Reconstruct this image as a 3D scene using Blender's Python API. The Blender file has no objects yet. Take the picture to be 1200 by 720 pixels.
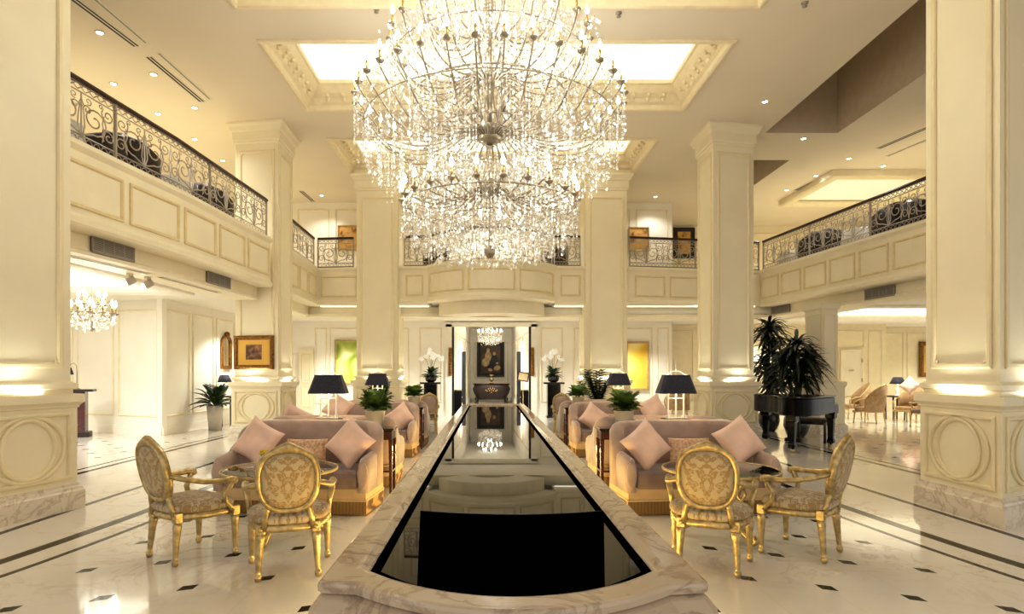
# Hotel lobby with a long reflecting pool, crystal chandelier and gallery
WORLD, EXPO, COFFER, COVE, UPL, DLE, CHE, GLOW, LMP, HAL = .64, 0.5, .42, 1.2, .8, .8, 14.0, 1.3, .8, 1.35
import bpy, math, random
from mathutils import Vector, Matrix
random.seed(7)
PI = math.pi
sc = bpy.context.scene
COL = sc.collection
F, CX, CY, EYE = 700.0, 574.0, 435.0, 1.5      # focal length and principal point, in 1200x720 pixels

def at(px, py, d):
    """World point seen at a pixel at depth d."""
    return Vector(((px-CX)*d/F, d, EYE+(CY-py)*d/F))
def fl(px, py, z=0.0):
    """World point of a pixel on the horizontal plane z."""
    return at(px, py, (EYE-z)*F/(py-CY))

class MB:
    """Collects geometry and links it as one mesh object."""
    def __init__(s):
        s.v = []; s.f = []; s.sm = []
    def add(s, vs, fs, smooth=False, M=None):
        b = len(s.v)
        if M is not None:
            s.v += [tuple(M @ Vector(p)) for p in vs]
        else:
            s.v += [tuple(p) for p in vs]
        s.f += [tuple(i+b for i in f) for f in fs]
        s.sm += [smooth]*len(fs)
        return s
    def box(s, x0, x1, y0, y1, z0, z1, M=None):
        vs = [(x0,y0,z0),(x1,y0,z0),(x1,y1,z0),(x0,y1,z0),(x0,y0,z1),(x1,y0,z1),(x1,y1,z1),(x0,y1,z1)]
        return s.add(vs, [(0,3,2,1),(4,5,6,7),(0,1,5,4),(1,2,6,5),(2,3,7,6),(3,0,4,7)], False, M)
    def bbox(s, x0, x1, y0, y1, z0, z1, b=0.01, M=None):
        """box with chamfered vertical and top edges (stacked rings)"""
        def ring(i, z):
            return [(x0+i,y0+b,z),(x0+b,y0+i,z),(x1-b,y0+i,z),(x1-i,y0+b,z),(x1-i,y1-b,z),(x1-b,y1-i,z),(x0+b,y1-i,z),(x0+i,y1-b,z)]
        return s.loft([ring(b*.8,z0),ring(0,z0+b),ring(0,z1-b),ring(b*.8,z1)], caps=True, M=M)
    def loft(s, rings, closed=True, caps=False, smooth=False, M=None, wrap=False):
        n = len(rings[0]); vs = [p for r in rings for p in r]; fs = []
        m = len(rings)
        for k in range(m if wrap else m-1):
            k2 = (k+1) % m
            for i in range(n if closed else n-1):
                j = (i+1) % n
                fs.append((k*n+i, k*n+j, k2*n+j, k2*n+i))
        if caps:
            fs.append(tuple(reversed(range(n)))); fs.append(tuple((m-1)*n+i for i in range(n)))
        return s.add(vs, fs, smooth, M)
    def prism(s, poly, z0, z1, M=None):
        return s.loft([[(x,y,z0) for x,y in poly],[(x,y,z1) for x,y in poly]], caps=True, M=M)
    def lathe(s, prof, n=16, c=(0,0,0), M=None, smooth=True, caps=True, sx=1, sy=1):
        rings = [[(c[0]+r*sx*math.cos(2*PI*i/n), c[1]+r*sy*math.sin(2*PI*i/n), c[2]+z) for i in range(n)] for r, z in prof]
        return s.loft(rings, caps=caps, smooth=smooth, M=M)
    def tube(s, pts, r, n=6, closed=False, smooth=True, M=None, flat=1.0):
        pts = [Vector(p) for p in pts]; m = len(pts); rings = []
        rs = r if isinstance(r, (list, tuple)) else [r]*m
        prev = None
        for k, p in enumerate(pts):
            if closed: t = pts[(k+1)%m]-pts[k-1]
            else: t = pts[min(k+1,m-1)]-pts[max(k-1,0)]
            if t.length < 1e-9: t = Vector((0,0,1))
            t.normalize()
            if prev is None:
                a = Vector((0,0,1)) if abs(t.z) < .9 else Vector((1,0,0))
                u = t.cross(a).normalized()
            else:
                u = prev - t*prev.dot(t)
                u = u.normalized() if u.length > 1e-6 else t.orthogonal().normalized()
            prev = u; w = t.cross(u)
            rings.append([p + (u*math.cos(2*PI*i/n) + w*math.sin(2*PI*i/n)*flat)*rs[k] for i in range(n)])
        return s.loft(rings, caps=not closed, smooth=smooth, M=M, wrap=closed)
    def sphere(s, c, r, nu=10, nv=6, sc=(1,1,1), M=None):
        rings = []
        for k in range(nv+1):
            a = -PI/2 + PI*k/nv
            rr = max(math.cos(a), .001)
            rings.append([(c[0]+r*sc[0]*rr*math.cos(2*PI*i/nu), c[1]+r*sc[1]*rr*math.sin(2*PI*i/nu), c[2]+r*sc[2]*math.sin(a)) for i in range(nu)])
        return s.loft(rings, caps=True, smooth=True, M=M)
    def octa(s, c, r, h, rot=0.0, low=None):
        x, y, z = c; low = h if low is None else low
        a = [(x+r*math.cos(rot+PI/2*i), y+r*math.sin(rot+PI/2*i), z) for i in range(4)]
        return s.add(a+[(x,y,z+h),(x,y,z-low)], [(0,1,4),(1,2,4),(2,3,4),(3,0,4),(1,0,5),(2,1,5),(3,2,5),(0,3,5)])
    def sweep(s, path, prof, closed=False, smooth=False, caps=True):
        """prof: (offset, z) pairs pushed out along the right-hand side of a plan path, mitred"""
        P = [Vector((p[0],p[1])) for p in path]; m = len(P); rings = []
        for k in range(m):
            d1 = (P[k]-P[k-1]) if (k > 0 or closed) else None
            d2 = (P[(k+1)%m]-P[k]) if (k < m-1 or closed) else None
            ns = [Vector((d.y,-d.x)).normalized() for d in (d1,d2) if d is not None]
            if len(ns) == 2:
                nn = (ns[0]+ns[1]).normalized(); nn = nn/max(nn.dot(ns[0]), .3)
            else: nn = ns[0]
            rings.append([(P[k].x+nn.x*o, P[k].y+nn.y*o, z) for o, z in prof])
        return s.loft(rings, closed=True, caps=(caps and not closed), smooth=smooth, wrap=closed)
    def frame(s, mp, x0, x1, z0, z1, prof):
        """rectangular moulding on a surface; mp(u, out, z) -> point; prof: (inset, out) pairs"""
        rings = []
        for i, o in prof:
            rings.append([mp(x0+i,o,z0+i), mp(x1-i,o,z0+i), mp(x1-i,o,z1-i), mp(x0+i,o,z1-i)])
        return s.loft(rings)
    def oval(s, mp, cx, cz, rx, rz, prof, n=40):
        return s.loft([[mp(cx+(rx-i)*math.cos(2*PI*k/n), o, cz+(rz-i)*math.sin(2*PI*k/n)) for k in range(n)] for i, o in prof], smooth=True)
    def build(s, name, mat, parent=None, sub=0, bevel=0.0):
        me = bpy.data.meshes.new(name)
        me.from_pydata([tuple(p) for p in s.v], [], s.f)
        me.polygons.foreach_set('use_smooth', s.sm)
        me.materials.append(mat); me.update()
        o = bpy.data.objects.new(name, me); COL.objects.link(o)
        if parent is not None: o.parent = parent
        if bevel:
            b = o.modifiers.new('bevel','BEVEL'); b.width = bevel; b.segments = 2; b.limit_method = 'ANGLE'
        if sub:
            b = o.modifiers.new('sub','SUBSURF'); b.levels = sub; b.render_levels = sub
        return o

def tag(o, label=None, cat=None, group=None, kind=None):
    if label: o['label'] = label
    if cat: o['category'] = cat
    if group: o['group'] = group
    if kind: o['kind'] = kind
    return o
def empty(name, loc=(0,0,0), rz=0.0, label=None, cat=None, group=None):
    o = bpy.data.objects.new(name, None); COL.objects.link(o)
    o.location = loc; o.rotation_euler = (0,0,rz); o.empty_display_size = .1
    return tag(o, label, cat, group)
def copy_tree(o, parent=None):
    c = o.copy(); COL.objects.link(c)
    if parent is not None: c.parent = parent
    for ch in list(o.children): copy_tree(ch, c)
    return c
def place(proto, used, loc, rz, label, group=None):
    """first call uses the prototype, later calls a copy of it and its parts"""
    o = proto if not used else copy_tree(proto)
    used.append(o); o.location = loc; o.rotation_euler = (0,0,rz); o['label'] = label
    if group: o['group'] = group
    return o
def struct(name, mb, mat, label=None, cat=None, bevel=0.0):
    o = mb.build(name, mat, bevel=bevel)
    return tag(o, label, cat, kind='structure')

# ---------------------------------------------------------------- materials
def lin(c):
    def f(v):
        v /= 255.0
        return v/12.92 if v <= .04045 else ((v+.055)/1.055)**2.4
    return (f(c[0]), f(c[1]), f(c[2]), 1.0)
def new_mat(name):
    m = bpy.data.materials.new(name); m.use_nodes = True
    nt = m.node_tree; return m, nt, nt.nodes['Principled BSDF']
def N(nt, typ, **kw):
    n = nt.nodes.new(typ)
    for k, v in kw.items():
        if k.startswith('i_'): n.inputs[k[2:].replace('_',' ')].default_value = v
        else: setattr(n, k, v)
    return n
def L(nt, a, b): nt.links.new(a, b)
def math_n(nt, op, a, b=None):
    n = nt.nodes.new('ShaderNodeMath'); n.operation = op
    for i, v in enumerate((a, b)):
        if v is None: continue
        if isinstance(v, (int, float)): n.inputs[i].default_value = v
        else: nt.links.new(v, n.inputs[i])
    return n.outputs[0]
def ramp(nt, fac, stops, interp='LINEAR'):
    r = nt.nodes.new('ShaderNodeValToRGB'); r.color_ramp.interpolation = interp
    els = r.color_ramp.elements
    while len(els) < len(stops): els.new(.5)
    for e, (p, c) in zip(els, stops): e.position = p; e.color = c
    nt.links.new(fac, r.inputs[0]); return r.outputs[0]
def mix(nt, fac, a, b, blend='MIX'):
    n = nt.nodes.new('ShaderNodeMix'); n.data_type = 'RGBA'; n.blend_type = blend
    for sock, v in ((n.inputs[0], fac), (n.inputs[6], a), (n.inputs[7], b)):
        if isinstance(v, (int, float)): sock.default_value = v
        elif isinstance(v, tuple): sock.default_value = v
        else: nt.links.new(v, sock)
    return n.outputs[2]
def simple(name, c, rough=.5, metal=0.0, var=0.06, scale=6.0, bump=0.0, bscale=60.0, spec=.5, sheen=0.0, coat=0.0, emit=None):
    """principled surface with soft procedural variation of its colour"""
    m, nt, b = new_mat(name)
    tc = N(nt, 'ShaderNodeTexCoord')
    no = N(nt, 'ShaderNodeTexNoise', i_Scale=scale, i_Detail=3.0)
    L(nt, tc.outputs['Object'], no.inputs['Vector'])
    base = lin(c); dark = tuple(v*(1-var*2) for v in base[:3])+(1,); lite = tuple(min(1, v*(1+var)) for v in base[:3])+(1,)
    L(nt, ramp(nt, no.outputs['Fac'], [(.3, dark), (.7, lite)]), b.inputs['Base Color'])
    b.inputs['Roughness'].default_value = rough; b.inputs['Metallic'].default_value = metal
    b.inputs['Specular IOR Level'].default_value = spec
    if sheen: b.inputs['Sheen Weight'].default_value = sheen; b.inputs['Sheen Roughness'].default_value = .35
    if coat: b.inputs['Coat Weight'].default_value = coat; b.inputs['Coat Roughness'].default_value = .05
    if bump:
        n2 = N(nt, 'ShaderNodeTexNoise', i_Scale=bscale, i_Detail=2.0); L(nt, tc.outputs['Object'], n2.inputs['Vector'])
        bp = N(nt, 'ShaderNodeBump', i_Strength=bump, i_Distance=.01); L(nt, n2.outputs['Fac'], bp.inputs['Height']); L(nt, bp.outputs[0], b.inputs['Normal'])
    if emit:
        b.inputs['Emission Color'].default_value = lin(emit[0]); b.inputs['Emission Strength'].default_value = emit[1]
    return m
def glow(name, c, strength, sampled=False):
    m, nt, b = new_mat(name)
    b.inputs['Base Color'].default_value = (.9,.9,.85,1)
    b.inputs['Emission Color'].default_value = lin(c); b.inputs['Emission Strength'].default_value = strength
    if not sampled: m.cycles.emission_sampling = 'NONE'
    return m
def marble(name, base, vein, rough=.12, scale=1.6, amt=.6, coat=.3):
    m, nt, b = new_mat(name)
    tc = N(nt, 'ShaderNodeTexCoord')
    n1 = N(nt, 'ShaderNodeTexNoise', i_Scale=scale, i_Detail=8.0, i_Roughness=.62, i_Distortion=1.2)
    n2 = N(nt, 'ShaderNodeTexNoise', i_Scale=scale*.7, i_Detail=3.0)
    L(nt, tc.outputs['Object'], n1.inputs['Vector']); L(nt, tc.outputs['Object'], n2.inputs['Vector'])
    v = math_n(nt, 'ABSOLUTE', math_n(nt, 'SUBTRACT', n1.outputs['Fac'], .5))
    k = ramp(nt, v, [(0.0, (1,1,1,1)), (.045, (0,0,0,1))])
    k2 = math_n(nt, 'MULTIPLY', k, math_n(nt, 'MULTIPLY', n2.outputs['Fac'], amt*1.5))
    bl = lin(base); dk = tuple(x*.86 for x in bl[:3])+(1,)
    c0 = mix(nt, n2.outputs['Fac'], bl, dk)
    L(nt, mix(nt, k2, c0, lin(vein)), b.inputs['Base Color'])
    b.inputs['Roughness'].default_value = rough
    b.inputs['Coat Weight'].default_value = coat; b.inputs['Coat Roughness'].default_value = .04
    return m

M = {}
M['cream']   = simple('cream_paint', (243,232,201), .45, var=.02, scale=1.5)
M['cream2']  = simple('cream_panel_paint', (244,233,203), .42, var=.02, scale=2.0)
M['trim']    = simple('cream_trim_paint', (241,229,196), .4, var=.02)
M['ceil']    = simple('ceiling_plaster', (234,222,200), .7, var=.02, scale=.6)
M['coffer']  = simple('carved_plaster', (243,228,192), .5, var=.03, scale=8, bump=.12, bscale=20)
M['hall']    = simple('hall_wall_paint', (250,244,230), .5, var=.015, scale=2.0)
M['mould']   = simple('golden_cream_moulding', (230,212,164), .45, var=.04)
M['mould2']  = simple('cream_moulding', (240,228,198), .45, var=.03)
M['lounge']  = simple('yellow_cream_paint', (246,232,192), .5, var=.02)
M['piano']   = simple('piano_black', (4,4,4), .16, var=.1, spec=.14)
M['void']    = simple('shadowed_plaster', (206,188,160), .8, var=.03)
M['white']   = simple('white_plaster', (248,242,226), .6, var=.02)
M['marble']  = marble('cream_marble_block', (236,226,208), (168,138,108), .2, 2.6, .6)
M['coping']  = marble('veined_beige_marble', (204,184,160), (122,96,74), .14, 3.0, .75, .4)
M['black']   = simple('black_lacquer', (10,9,9), .12, var=.1, coat=.6)
M['matte']   = simple('matte_black', (7,7,8), .6, var=.1, spec=.15)
M['dullblack']   = simple('dull_black', (2,2,2), .9, var=.1, spec=0.0)
M['metal']   = simple('champagne_iron', (184,174,158), .4, .4, var=.06)
M['silver']  = simple('silver_metal', (176,166,148), .28, .9, var=.1, scale=20)
M['lampmetal'] = simple('pale_silver_plate', (240,236,226), .3, .25, var=.03)
M['brass']   = simple('polished_brass', (214,186,120), .22, .95, var=.06)
M['gold']    = simple('gilded_wood', (196,172,120), .32, .7, var=.2, scale=22, bump=.2, bscale=50)
M['goldpale']= simple('pale_gilded_wood', (208,182,126), .4, .5, var=.14, scale=16, bump=.2)
M['wood']    = simple('dark_red_wood', (74,26,18), .22, var=.25, scale=9, coat=.5)
M['wooddk']  = simple('dark_walnut', (40,20,14), .35, var=.25, scale=9, coat=.1)
M['rail']    = simple('dark_handrail_wood', (58,30,22), .3, var=.2, scale=6)
M['velvet']  = simple('mauve_velvet', (188,163,148), .8, var=.10, scale=5, sheen=.9, bump=.15)
M['velvet2'] = simple('brown_mauve_velvet', (138,114,104), .8, var=.16, scale=5, sheen=.45, bump=.15)
M['base_v']  = simple('goldlit_taupe_velvet', (206,176,132), .8, var=.08, scale=5, sheen=.4)  # taupe velvet with the gold of the pool underglow mixed into its colour
M['pink']    = simple('pink_silk', (242,206,186), .5, var=.07, scale=5, sheen=.3, bump=.1, bscale=12)
M['pinkpat'] = simple('pink_gold_brocade', (218,178,144), .55, var=.2, scale=38, bump=.3, bscale=40)
M['shade']   = simple('black_pleated_fabric', (46,45,60), .7, var=.25, scale=40, sheen=.3)
M['shade_in']= simple('white_shade_lining', (240,230,210), .7, var=.02)
M['pot']     = simple('pale_grey_ceramic', (206,198,182), .4, var=.05)
M['potdk']   = simple('dark_glazed_ceramic', (28,24,22), .25, var=.1, coat=.4)
M['soil']    = simple('potting_soil', (46,34,24), .9, var=.3, scale=40)
M['leaf']    = simple('green_leaf', (104,136,58), .4, var=.4, scale=9)
M['leafdk']  = simple('dark_green_leaf', (50,74,36), .38, var=.35, scale=7)
M['leafbk']  = simple('blackish_green_leaf', (34,44,26), .4, var=.4, scale=6)
M['petal']   = simple('white_petal', (252,248,240), .5, var=.02, emit=((255,250,240), .12))
M['yellow']  = simple('yellow_petal', (238,206,50), .5, var=.15, scale=30)
M['slot']    = simple('black_slot', (18,17,16), .6, var=.1)
M['grille']  = simple('grey_vent_metal', (158,150,138), .5, .1, var=.05)
M['bulb']    = glow('lit_bulb', (255,250,238), 22.0)
M['lamp']    = glow('lit_downlight', (255,250,238), 14.0)
M['lampbulb']= glow('lit_lamp_candle', (255,236,196), 9.0)
M['strip']   = glow('warm_light_strip', (255,228,160), 5.0)
M['clear']   = simple('opal_fixture_rim', (236,228,206), .4, var=.02)
M['uphol']   = simple('striped_tan_upholstery', (184,152,110), .7, var=.12, scale=10)
M['darkseat']= simple('dark_brown_leather', (52,38,32), .45, var=.2, scale=8)
M['linen']   = simple('white_table_linen', (240,234,222), .7, var=.04)
M['dooredge']= simple('black_door_frame', (24,22,22), .4, var=.1)

def make_glass(name, tint, rough=0.0, ior=1.45):
    m, nt, b = new_mat(name)
    b.inputs['Base Color'].default_value = tint; b.inputs['Roughness'].default_value = rough
    b.inputs['IOR'].default_value = ior
    out = nt.nodes['Material Output']
    tr = N(nt, 'ShaderNodeBsdfTransparent'); tr.inputs[0].default_value = tint
    gl = N(nt, 'ShaderNodeBsdfGlossy'); gl.inputs['Roughness'].default_value = rough
    fr = N(nt, 'ShaderNodeFresnel'); fr.inputs[0].default_value = ior
    no = N(nt, 'ShaderNodeTexNoise', i_Scale=3.0)
    f2 = math_n(nt, 'ADD', fr.outputs[0], math_n(nt, 'MULTIPLY', no.outputs['Fac'], .04))
    mx = N(nt, 'ShaderNodeMixShader'); L(nt, f2, mx.inputs[0]); L(nt, tr.outputs[0], mx.inputs[1]); L(nt, gl.outputs[0], mx.inputs[2])
    L(nt, mx.outputs[0], out.inputs[0]); return m
M['glass'] = make_glass('table_glass', (.86,.92,.86,1))
def make_crystal(name, em):
    m, nt, b = new_mat(name)
    out = nt.nodes['Material Output']
    ge = N(nt, 'ShaderNodeNewGeometry')
    rnd = ge.outputs['Random Per Island']
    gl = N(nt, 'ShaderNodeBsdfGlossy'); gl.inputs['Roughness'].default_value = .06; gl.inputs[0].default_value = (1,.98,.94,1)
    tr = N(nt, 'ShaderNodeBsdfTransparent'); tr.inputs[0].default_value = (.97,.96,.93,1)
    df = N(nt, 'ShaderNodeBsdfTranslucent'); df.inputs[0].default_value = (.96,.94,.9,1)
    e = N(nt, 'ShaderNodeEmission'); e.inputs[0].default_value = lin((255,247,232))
    L(nt, ramp(nt, rnd, [(0,(0,0,0,1)),(.55,(em*.12,)*3+(1,)),(.9,(em*.5,)*3+(1,)),(1,(em*2.4,)*3+(1,))]), e.inputs[1])  # sparkle painted in: each crystal glows by a random amount
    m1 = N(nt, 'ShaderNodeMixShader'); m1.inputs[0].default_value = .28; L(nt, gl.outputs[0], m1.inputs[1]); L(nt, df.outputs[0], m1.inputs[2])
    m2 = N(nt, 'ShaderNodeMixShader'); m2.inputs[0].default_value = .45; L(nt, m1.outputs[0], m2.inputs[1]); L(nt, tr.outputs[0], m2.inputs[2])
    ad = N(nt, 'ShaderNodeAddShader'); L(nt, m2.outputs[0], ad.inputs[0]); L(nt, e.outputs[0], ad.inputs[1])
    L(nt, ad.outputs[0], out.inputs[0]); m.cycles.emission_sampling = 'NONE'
    return m
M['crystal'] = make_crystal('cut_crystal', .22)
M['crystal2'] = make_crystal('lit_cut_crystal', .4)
def make_water():
    m, nt, b = new_mat('still_black_water')
    b.inputs['Base Color'].default_value = (.004,.004,.004,1); b.inputs['Roughness'].default_value = .015
    b.inputs['IOR'].default_value = 1.30
    no = N(nt, 'ShaderNodeTexNoise', i_Scale=1.5); bp = N(nt, 'ShaderNodeBump', i_Strength=.004, i_Distance=.01)
    L(nt, no.outputs['Fac'], bp.inputs['Height']); L(nt, bp.outputs[0], b.inputs['Normal'])
    return m
M['water'] = make_water()
def make_damask(name, c0, c1, ax):
    """mirrored scroll figure, like a woven damask; ax: which two object axes carry it"""
    m, nt, b = new_mat(name)
    tc = N(nt, 'ShaderNodeTexCoord'); sx = N(nt, 'ShaderNodeSeparateXYZ'); L(nt, tc.outputs['Object'], sx.inputs[0])
    u = math_n(nt, 'ABSOLUTE', sx.outputs['X'])
    v = sx.outputs[ax]
    u2 = math_n(nt, 'PINGPONG', u, .20)
    cb = N(nt, 'ShaderNodeCombineXYZ'); L(nt, u2, cb.inputs[0]); L(nt, v, cb.inputs[1])
    n1 = N(nt, 'ShaderNodeTexNoise', i_Scale=21.0, i_Detail=3.0, i_Distortion=.8); L(nt, cb.outputs[0], n1.inputs['Vector'])
    w = N(nt, 'ShaderNodeTexVoronoi', i_Scale=24.0); L(nt, cb.outputs[0], w.inputs['Vector'])
    a = math_n(nt, 'SUBTRACT', n1.outputs['Fac'], math_n(nt, 'MULTIPLY', math_n(nt, 'SUBTRACT', w.outputs['Distance'], .45), .22))
    k = ramp(nt, a, [(.46, (0,0,0,1)), (.50, (1,1,1,1)), (.585, (1,1,1,1)), (.61, (.2,.2,.2,1)), (.66,(.2,.2,.2,1)), (.69,(1,1,1,1))])
    L(nt, mix(nt, k, lin(c0), lin(c1)), b.inputs['Base Color'])
    b.inputs['Roughness'].default_value = .6; b.inputs['Sheen Weight'].default_value = .2
    bp = N(nt, 'ShaderNodeBump', i_Strength=.25, i_Distance=.004); L(nt, k, bp.inputs['Height']); L(nt, bp.outputs[0], b.inputs['Normal'])
    return m
M['damask']  = make_damask('gold_damask_back', (190,170,130), (164,132,80), 'Z')
M['damask_s']= make_damask('gold_damask_seat', (194,176,144), (158,128,80), 'Y')
def make_fringe():
    m, nt, b = new_mat('bullion_fringe')
    tc = N(nt, 'ShaderNodeTexCoord'); w = N(nt, 'ShaderNodeTexWave', i_Scale=26.0, i_Distortion=1.5, i_Detail=1.0); w.bands_direction = 'X'
    L(nt, tc.outputs['Object'], w.inputs['Vector'])
    L(nt, ramp(nt, w.outputs['Fac'], [(.2, lin((84,56,26))), (.7, lin((176,136,74)))]), b.inputs['Base Color'])
    bp = N(nt, 'ShaderNodeBump', i_Strength=.8, i_Distance=.01); L(nt, w.outputs['Fac'], bp.inputs['Height']); L(nt, bp.outputs[0], b.inputs['Normal'])
    b.inputs['Roughness'].default_value = .7; return m
M['fringe'] = make_fringe()
def make_canvas(name, stops, scale, detail=3.0):
    m, nt, b = new_mat(name)
    tc = N(nt, 'ShaderNodeTexCoord'); n1 = N(nt, 'ShaderNodeTexNoise', i_Scale=scale, i_Detail=detail, i_Distortion=.6)
    L(nt, tc.outputs['Object'], n1.inputs['Vector'])
    L(nt, ramp(nt, n1.outputs['Fac'], [(p, lin(c)) for p, c in stops]), b.inputs['Base Color'])
    b.inputs['Roughness'].default_value = .6; return m
def make_floor():
    m, nt, b = new_mat('polished_cream_marble_floor')
    tc = N(nt, 'ShaderNodeTexCoord'); sx = N(nt, 'ShaderNodeSeparateXYZ'); L(nt, tc.outputs['Object'], sx.inputs[0])
    X, Y = sx.outputs['X'], sx.outputs['Y']
    s = math_n(nt, 'ABSOLUTE', math_n(nt, 'SUBTRACT', X, .12))
    n1 = N(nt, 'ShaderNodeTexNoise', i_Scale=1.3, i_Detail=9.0, i_Roughness=.6, i_Distortion=1.6)
    n2 = N(nt, 'ShaderNodeTexNoise', i_Scale=.7, i_Detail=3.0)
    n3 = N(nt, 'ShaderNodeTexNoise', i_Scale=.45, i_Detail=2.0)
    for n in (n1, n2, n3): L(nt, tc.outputs['Object'], n.inputs['Vector'])
    v = math_n(nt, 'ABSOLUTE', math_n(nt, 'SUBTRACT', n1.outputs['Fac'], .5))
    k = ramp(nt, v, [(0, (1,1,1,1)), (.03, (0,0,0,1))])
    k = math_n(nt, 'MULTIPLY', k, math_n(nt, 'MULTIPLY', ramp(nt, n3.outputs['Fac'], [(.42,(0,0,0,1)),(.62,(1,1,1,1))]), .55))
    c = mix(nt, n2.outputs['Fac'], lin((243,238,230)), lin((233,226,215)))
    c = mix(nt, k, c, lin((176,138,92)))
    # lattice of small dark insets
    uu = math_n(nt, 'DIVIDE', math_n(nt, 'SUBTRACT', s, 1.74), .47)
    vv = math_n(nt, 'DIVIDE', math_n(nt, 'ADD', math_n(nt, 'SUBTRACT', Y, 4.32), math_n(nt, 'MULTIPLY', math_n(nt, 'SUBTRACT', s, 1.74), .4)), .735)
    du = math_n(nt, 'MULTIPLY', math_n(nt, 'ABSOLUTE', math_n(nt, 'SUBTRACT', uu, math_n(nt, 'ROUND', uu))), .47)
    dv = math_n(nt, 'MULTIPLY', math_n(nt, 'ABSOLUTE', math_n(nt, 'SUBTRACT', vv, math_n(nt, 'ROUND', vv))), .735)
    ins = math_n(nt, 'LESS_THAN', math_n(nt, 'MAXIMUM', du, dv), .047)
    inside = math_n(nt, 'MULTIPLY', math_n(nt, 'LESS_THAN', s, 3.3), 1.0)
    outs = math_n(nt, 'GREATER_THAN', s, 6.7)
    dark = math_n(nt, 'MULTIPLY', ins, math_n(nt, 'MAXIMUM', inside, outs))
    yc = math_n(nt, 'MAXIMUM', Y, 3.8)
    off = math_n(nt, 'DIVIDE', 7.5, math_n(nt, 'MULTIPLY', yc, yc))
    s2 = math_n(nt, 'SUBTRACT', s, off)
    for base, ctr, hw in ((s2, 3.62, .062), (s2, 3.29, .03), (s, 4.64, .04), (s, 6.13, .055), (s, 6.36, .028)):
        dark = math_n(nt, 'MAXIMUM', dark, math_n(nt, 'LESS_THAN', math_n(nt, 'ABSOLUTE', math_n(nt, 'SUBTRACT', base, ctr)), hw))
    # fine slab joints
    j = math_n(nt, 'LESS_THAN', math_n(nt, 'MINIMUM', du, dv), .003)
    c = mix(nt, math_n(nt, 'MULTIPLY', j, .12), c, lin((150,124,90)))
    dk = mix(nt, n1.outputs['Fac'], lin((20,16,14)), lin((48,38,30)))
    L(nt, mix(nt, dark, c, dk), b.inputs['Base Color'])
    L(nt, math_n(nt, 'SUBTRACT', .42, math_n(nt, 'MULTIPLY', dark, .3)), b.inputs['Specular IOR Level']); b.inputs['Roughness'].default_value = .08
    L(nt, math_n(nt, 'SUBTRACT', .12, math_n(nt, 'MULTIPLY', dark, .1)), b.inputs['Coat Weight'])
    b.inputs['Coat Roughness'].default_value = .02
    return m
M['floor'] = make_floor()
# ---------------------------------------------------------------- camera, world
cam = bpy.data.cameras.new('camera'); cam.sensor_width = 36.0; cam.lens = F/1200*36.0
cam.shift_x = (600-CX)/1200; cam.shift_y = (CY-360)/1200; cam.clip_start = .05; cam.clip_end = 200
co = bpy.data.objects.new('camera', cam); COL.objects.link(co)
co.location = (0,0,EYE); co.rotation_euler = (PI/2,0,0); sc.camera = co
w = bpy.data.worlds.new('world'); sc.world = w; w.use_nodes = True
w.node_tree.nodes['Background'].inputs[0].default_value = lin((255,253,247)); w.node_tree.nodes['Background'].inputs[1].default_value = WORLD
sc.view_settings.view_transform = 'Standard'; sc.view_settings.look = 'None'; sc.view_settings.exposure = EXPO
sc.view_settings.use_curve_mapping = True
cmc = sc.view_settings.curve_mapping.curves[3]
for x_, y_ in ((.06,.05),(.22,.205),(.55,.57),(.85,.88)): cmc.points.new(x_, y_)
sc.view_settings.curve_mapping.update()
sc.cycles.use_denoising = True
try: sc.cycles.denoiser = 'OPENIMAGEDENOISE'
except Exception: pass
sc.cycles.max_bounces = 7; sc.cycles.diffuse_bounces = 4; sc.cycles.glossy_bounces = 4; sc.cycles.transmission_bounces = 4
sc.cycles.transparent_max_bounces = 24; sc.cycles.sample_clamp_indirect = 4.0; sc.cycles.caustics_reflective = False; sc.cycles.caustics_refractive = False

def light(name, typ, loc, energy, color=(255,252,244), size=.05, rot=(0,0,0), sy=None, angle=None):
    l = bpy.data.lights.new(name, typ); l.energy = energy; l.color = lin(color)[:3]
    if typ == 'AREA':
        l.shape = 'RECTANGLE'; l.size = size; l.size_y = sy or size
    else: l.shadow_soft_size = size
    if typ == 'SPOT': l.spot_size = angle or 1.6; l.spot_blend = .6
    o = bpy.data.objects.new(name, l); COL.objects.link(o); o.location = loc; o.rotation_euler = rot
    return o

CEIL = 7.08; UP = 4.2; HALL = 3.17
# ---------------------------------------------------------------- floor and ceiling
mb = MB(); mb.add([(-24,-6,0),(26,-6,0),(26,34,0),(-24,34,0)], [(0,1,2,3)])
struct('floor', mb, M['floor'], 'polished cream marble floor with dark bands and small dark insets', 'floor')
coffers = [(-3.86,4.1,6.7,9.1),(-3.86,4.1,10.1,12.7),(-3.84,4.0,14.35,16.75)]
voids = [(6.45,8.15,3.0,14.0),(6.45,7.93,15.8,18.2)]
xs = sorted({-22,24,-3.86,-3.84,4.0,4.1,6.45,7.93,8.15}); ys = sorted({-3,3.0,6.7,9.1,10.1,12.7,14.0,14.35,15.8,16.75,18.2,24})
mb = MB()
for i in range(len(xs)-1):
    for j in range(len(ys)-1):
        cx, cy = (xs[i]+xs[i+1])/2, (ys[j]+ys[j+1])/2
        if any(a < cx < b and c < cy < d for a,b,c,d in coffers+voids): continue
        mb.box(xs[i], xs[i+1], ys[j], ys[j+1], CEIL, CEIL+.12)
struct('ceiling', mb, M['ceil'], 'smooth cream ceiling with deep lit coffers', 'ceiling')
M['cofferlit'] = glow('glowing_coffer_plaster', (255,249,226), COFFER, True)  # plaster glows itself, in place of hidden cove lamps
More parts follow.
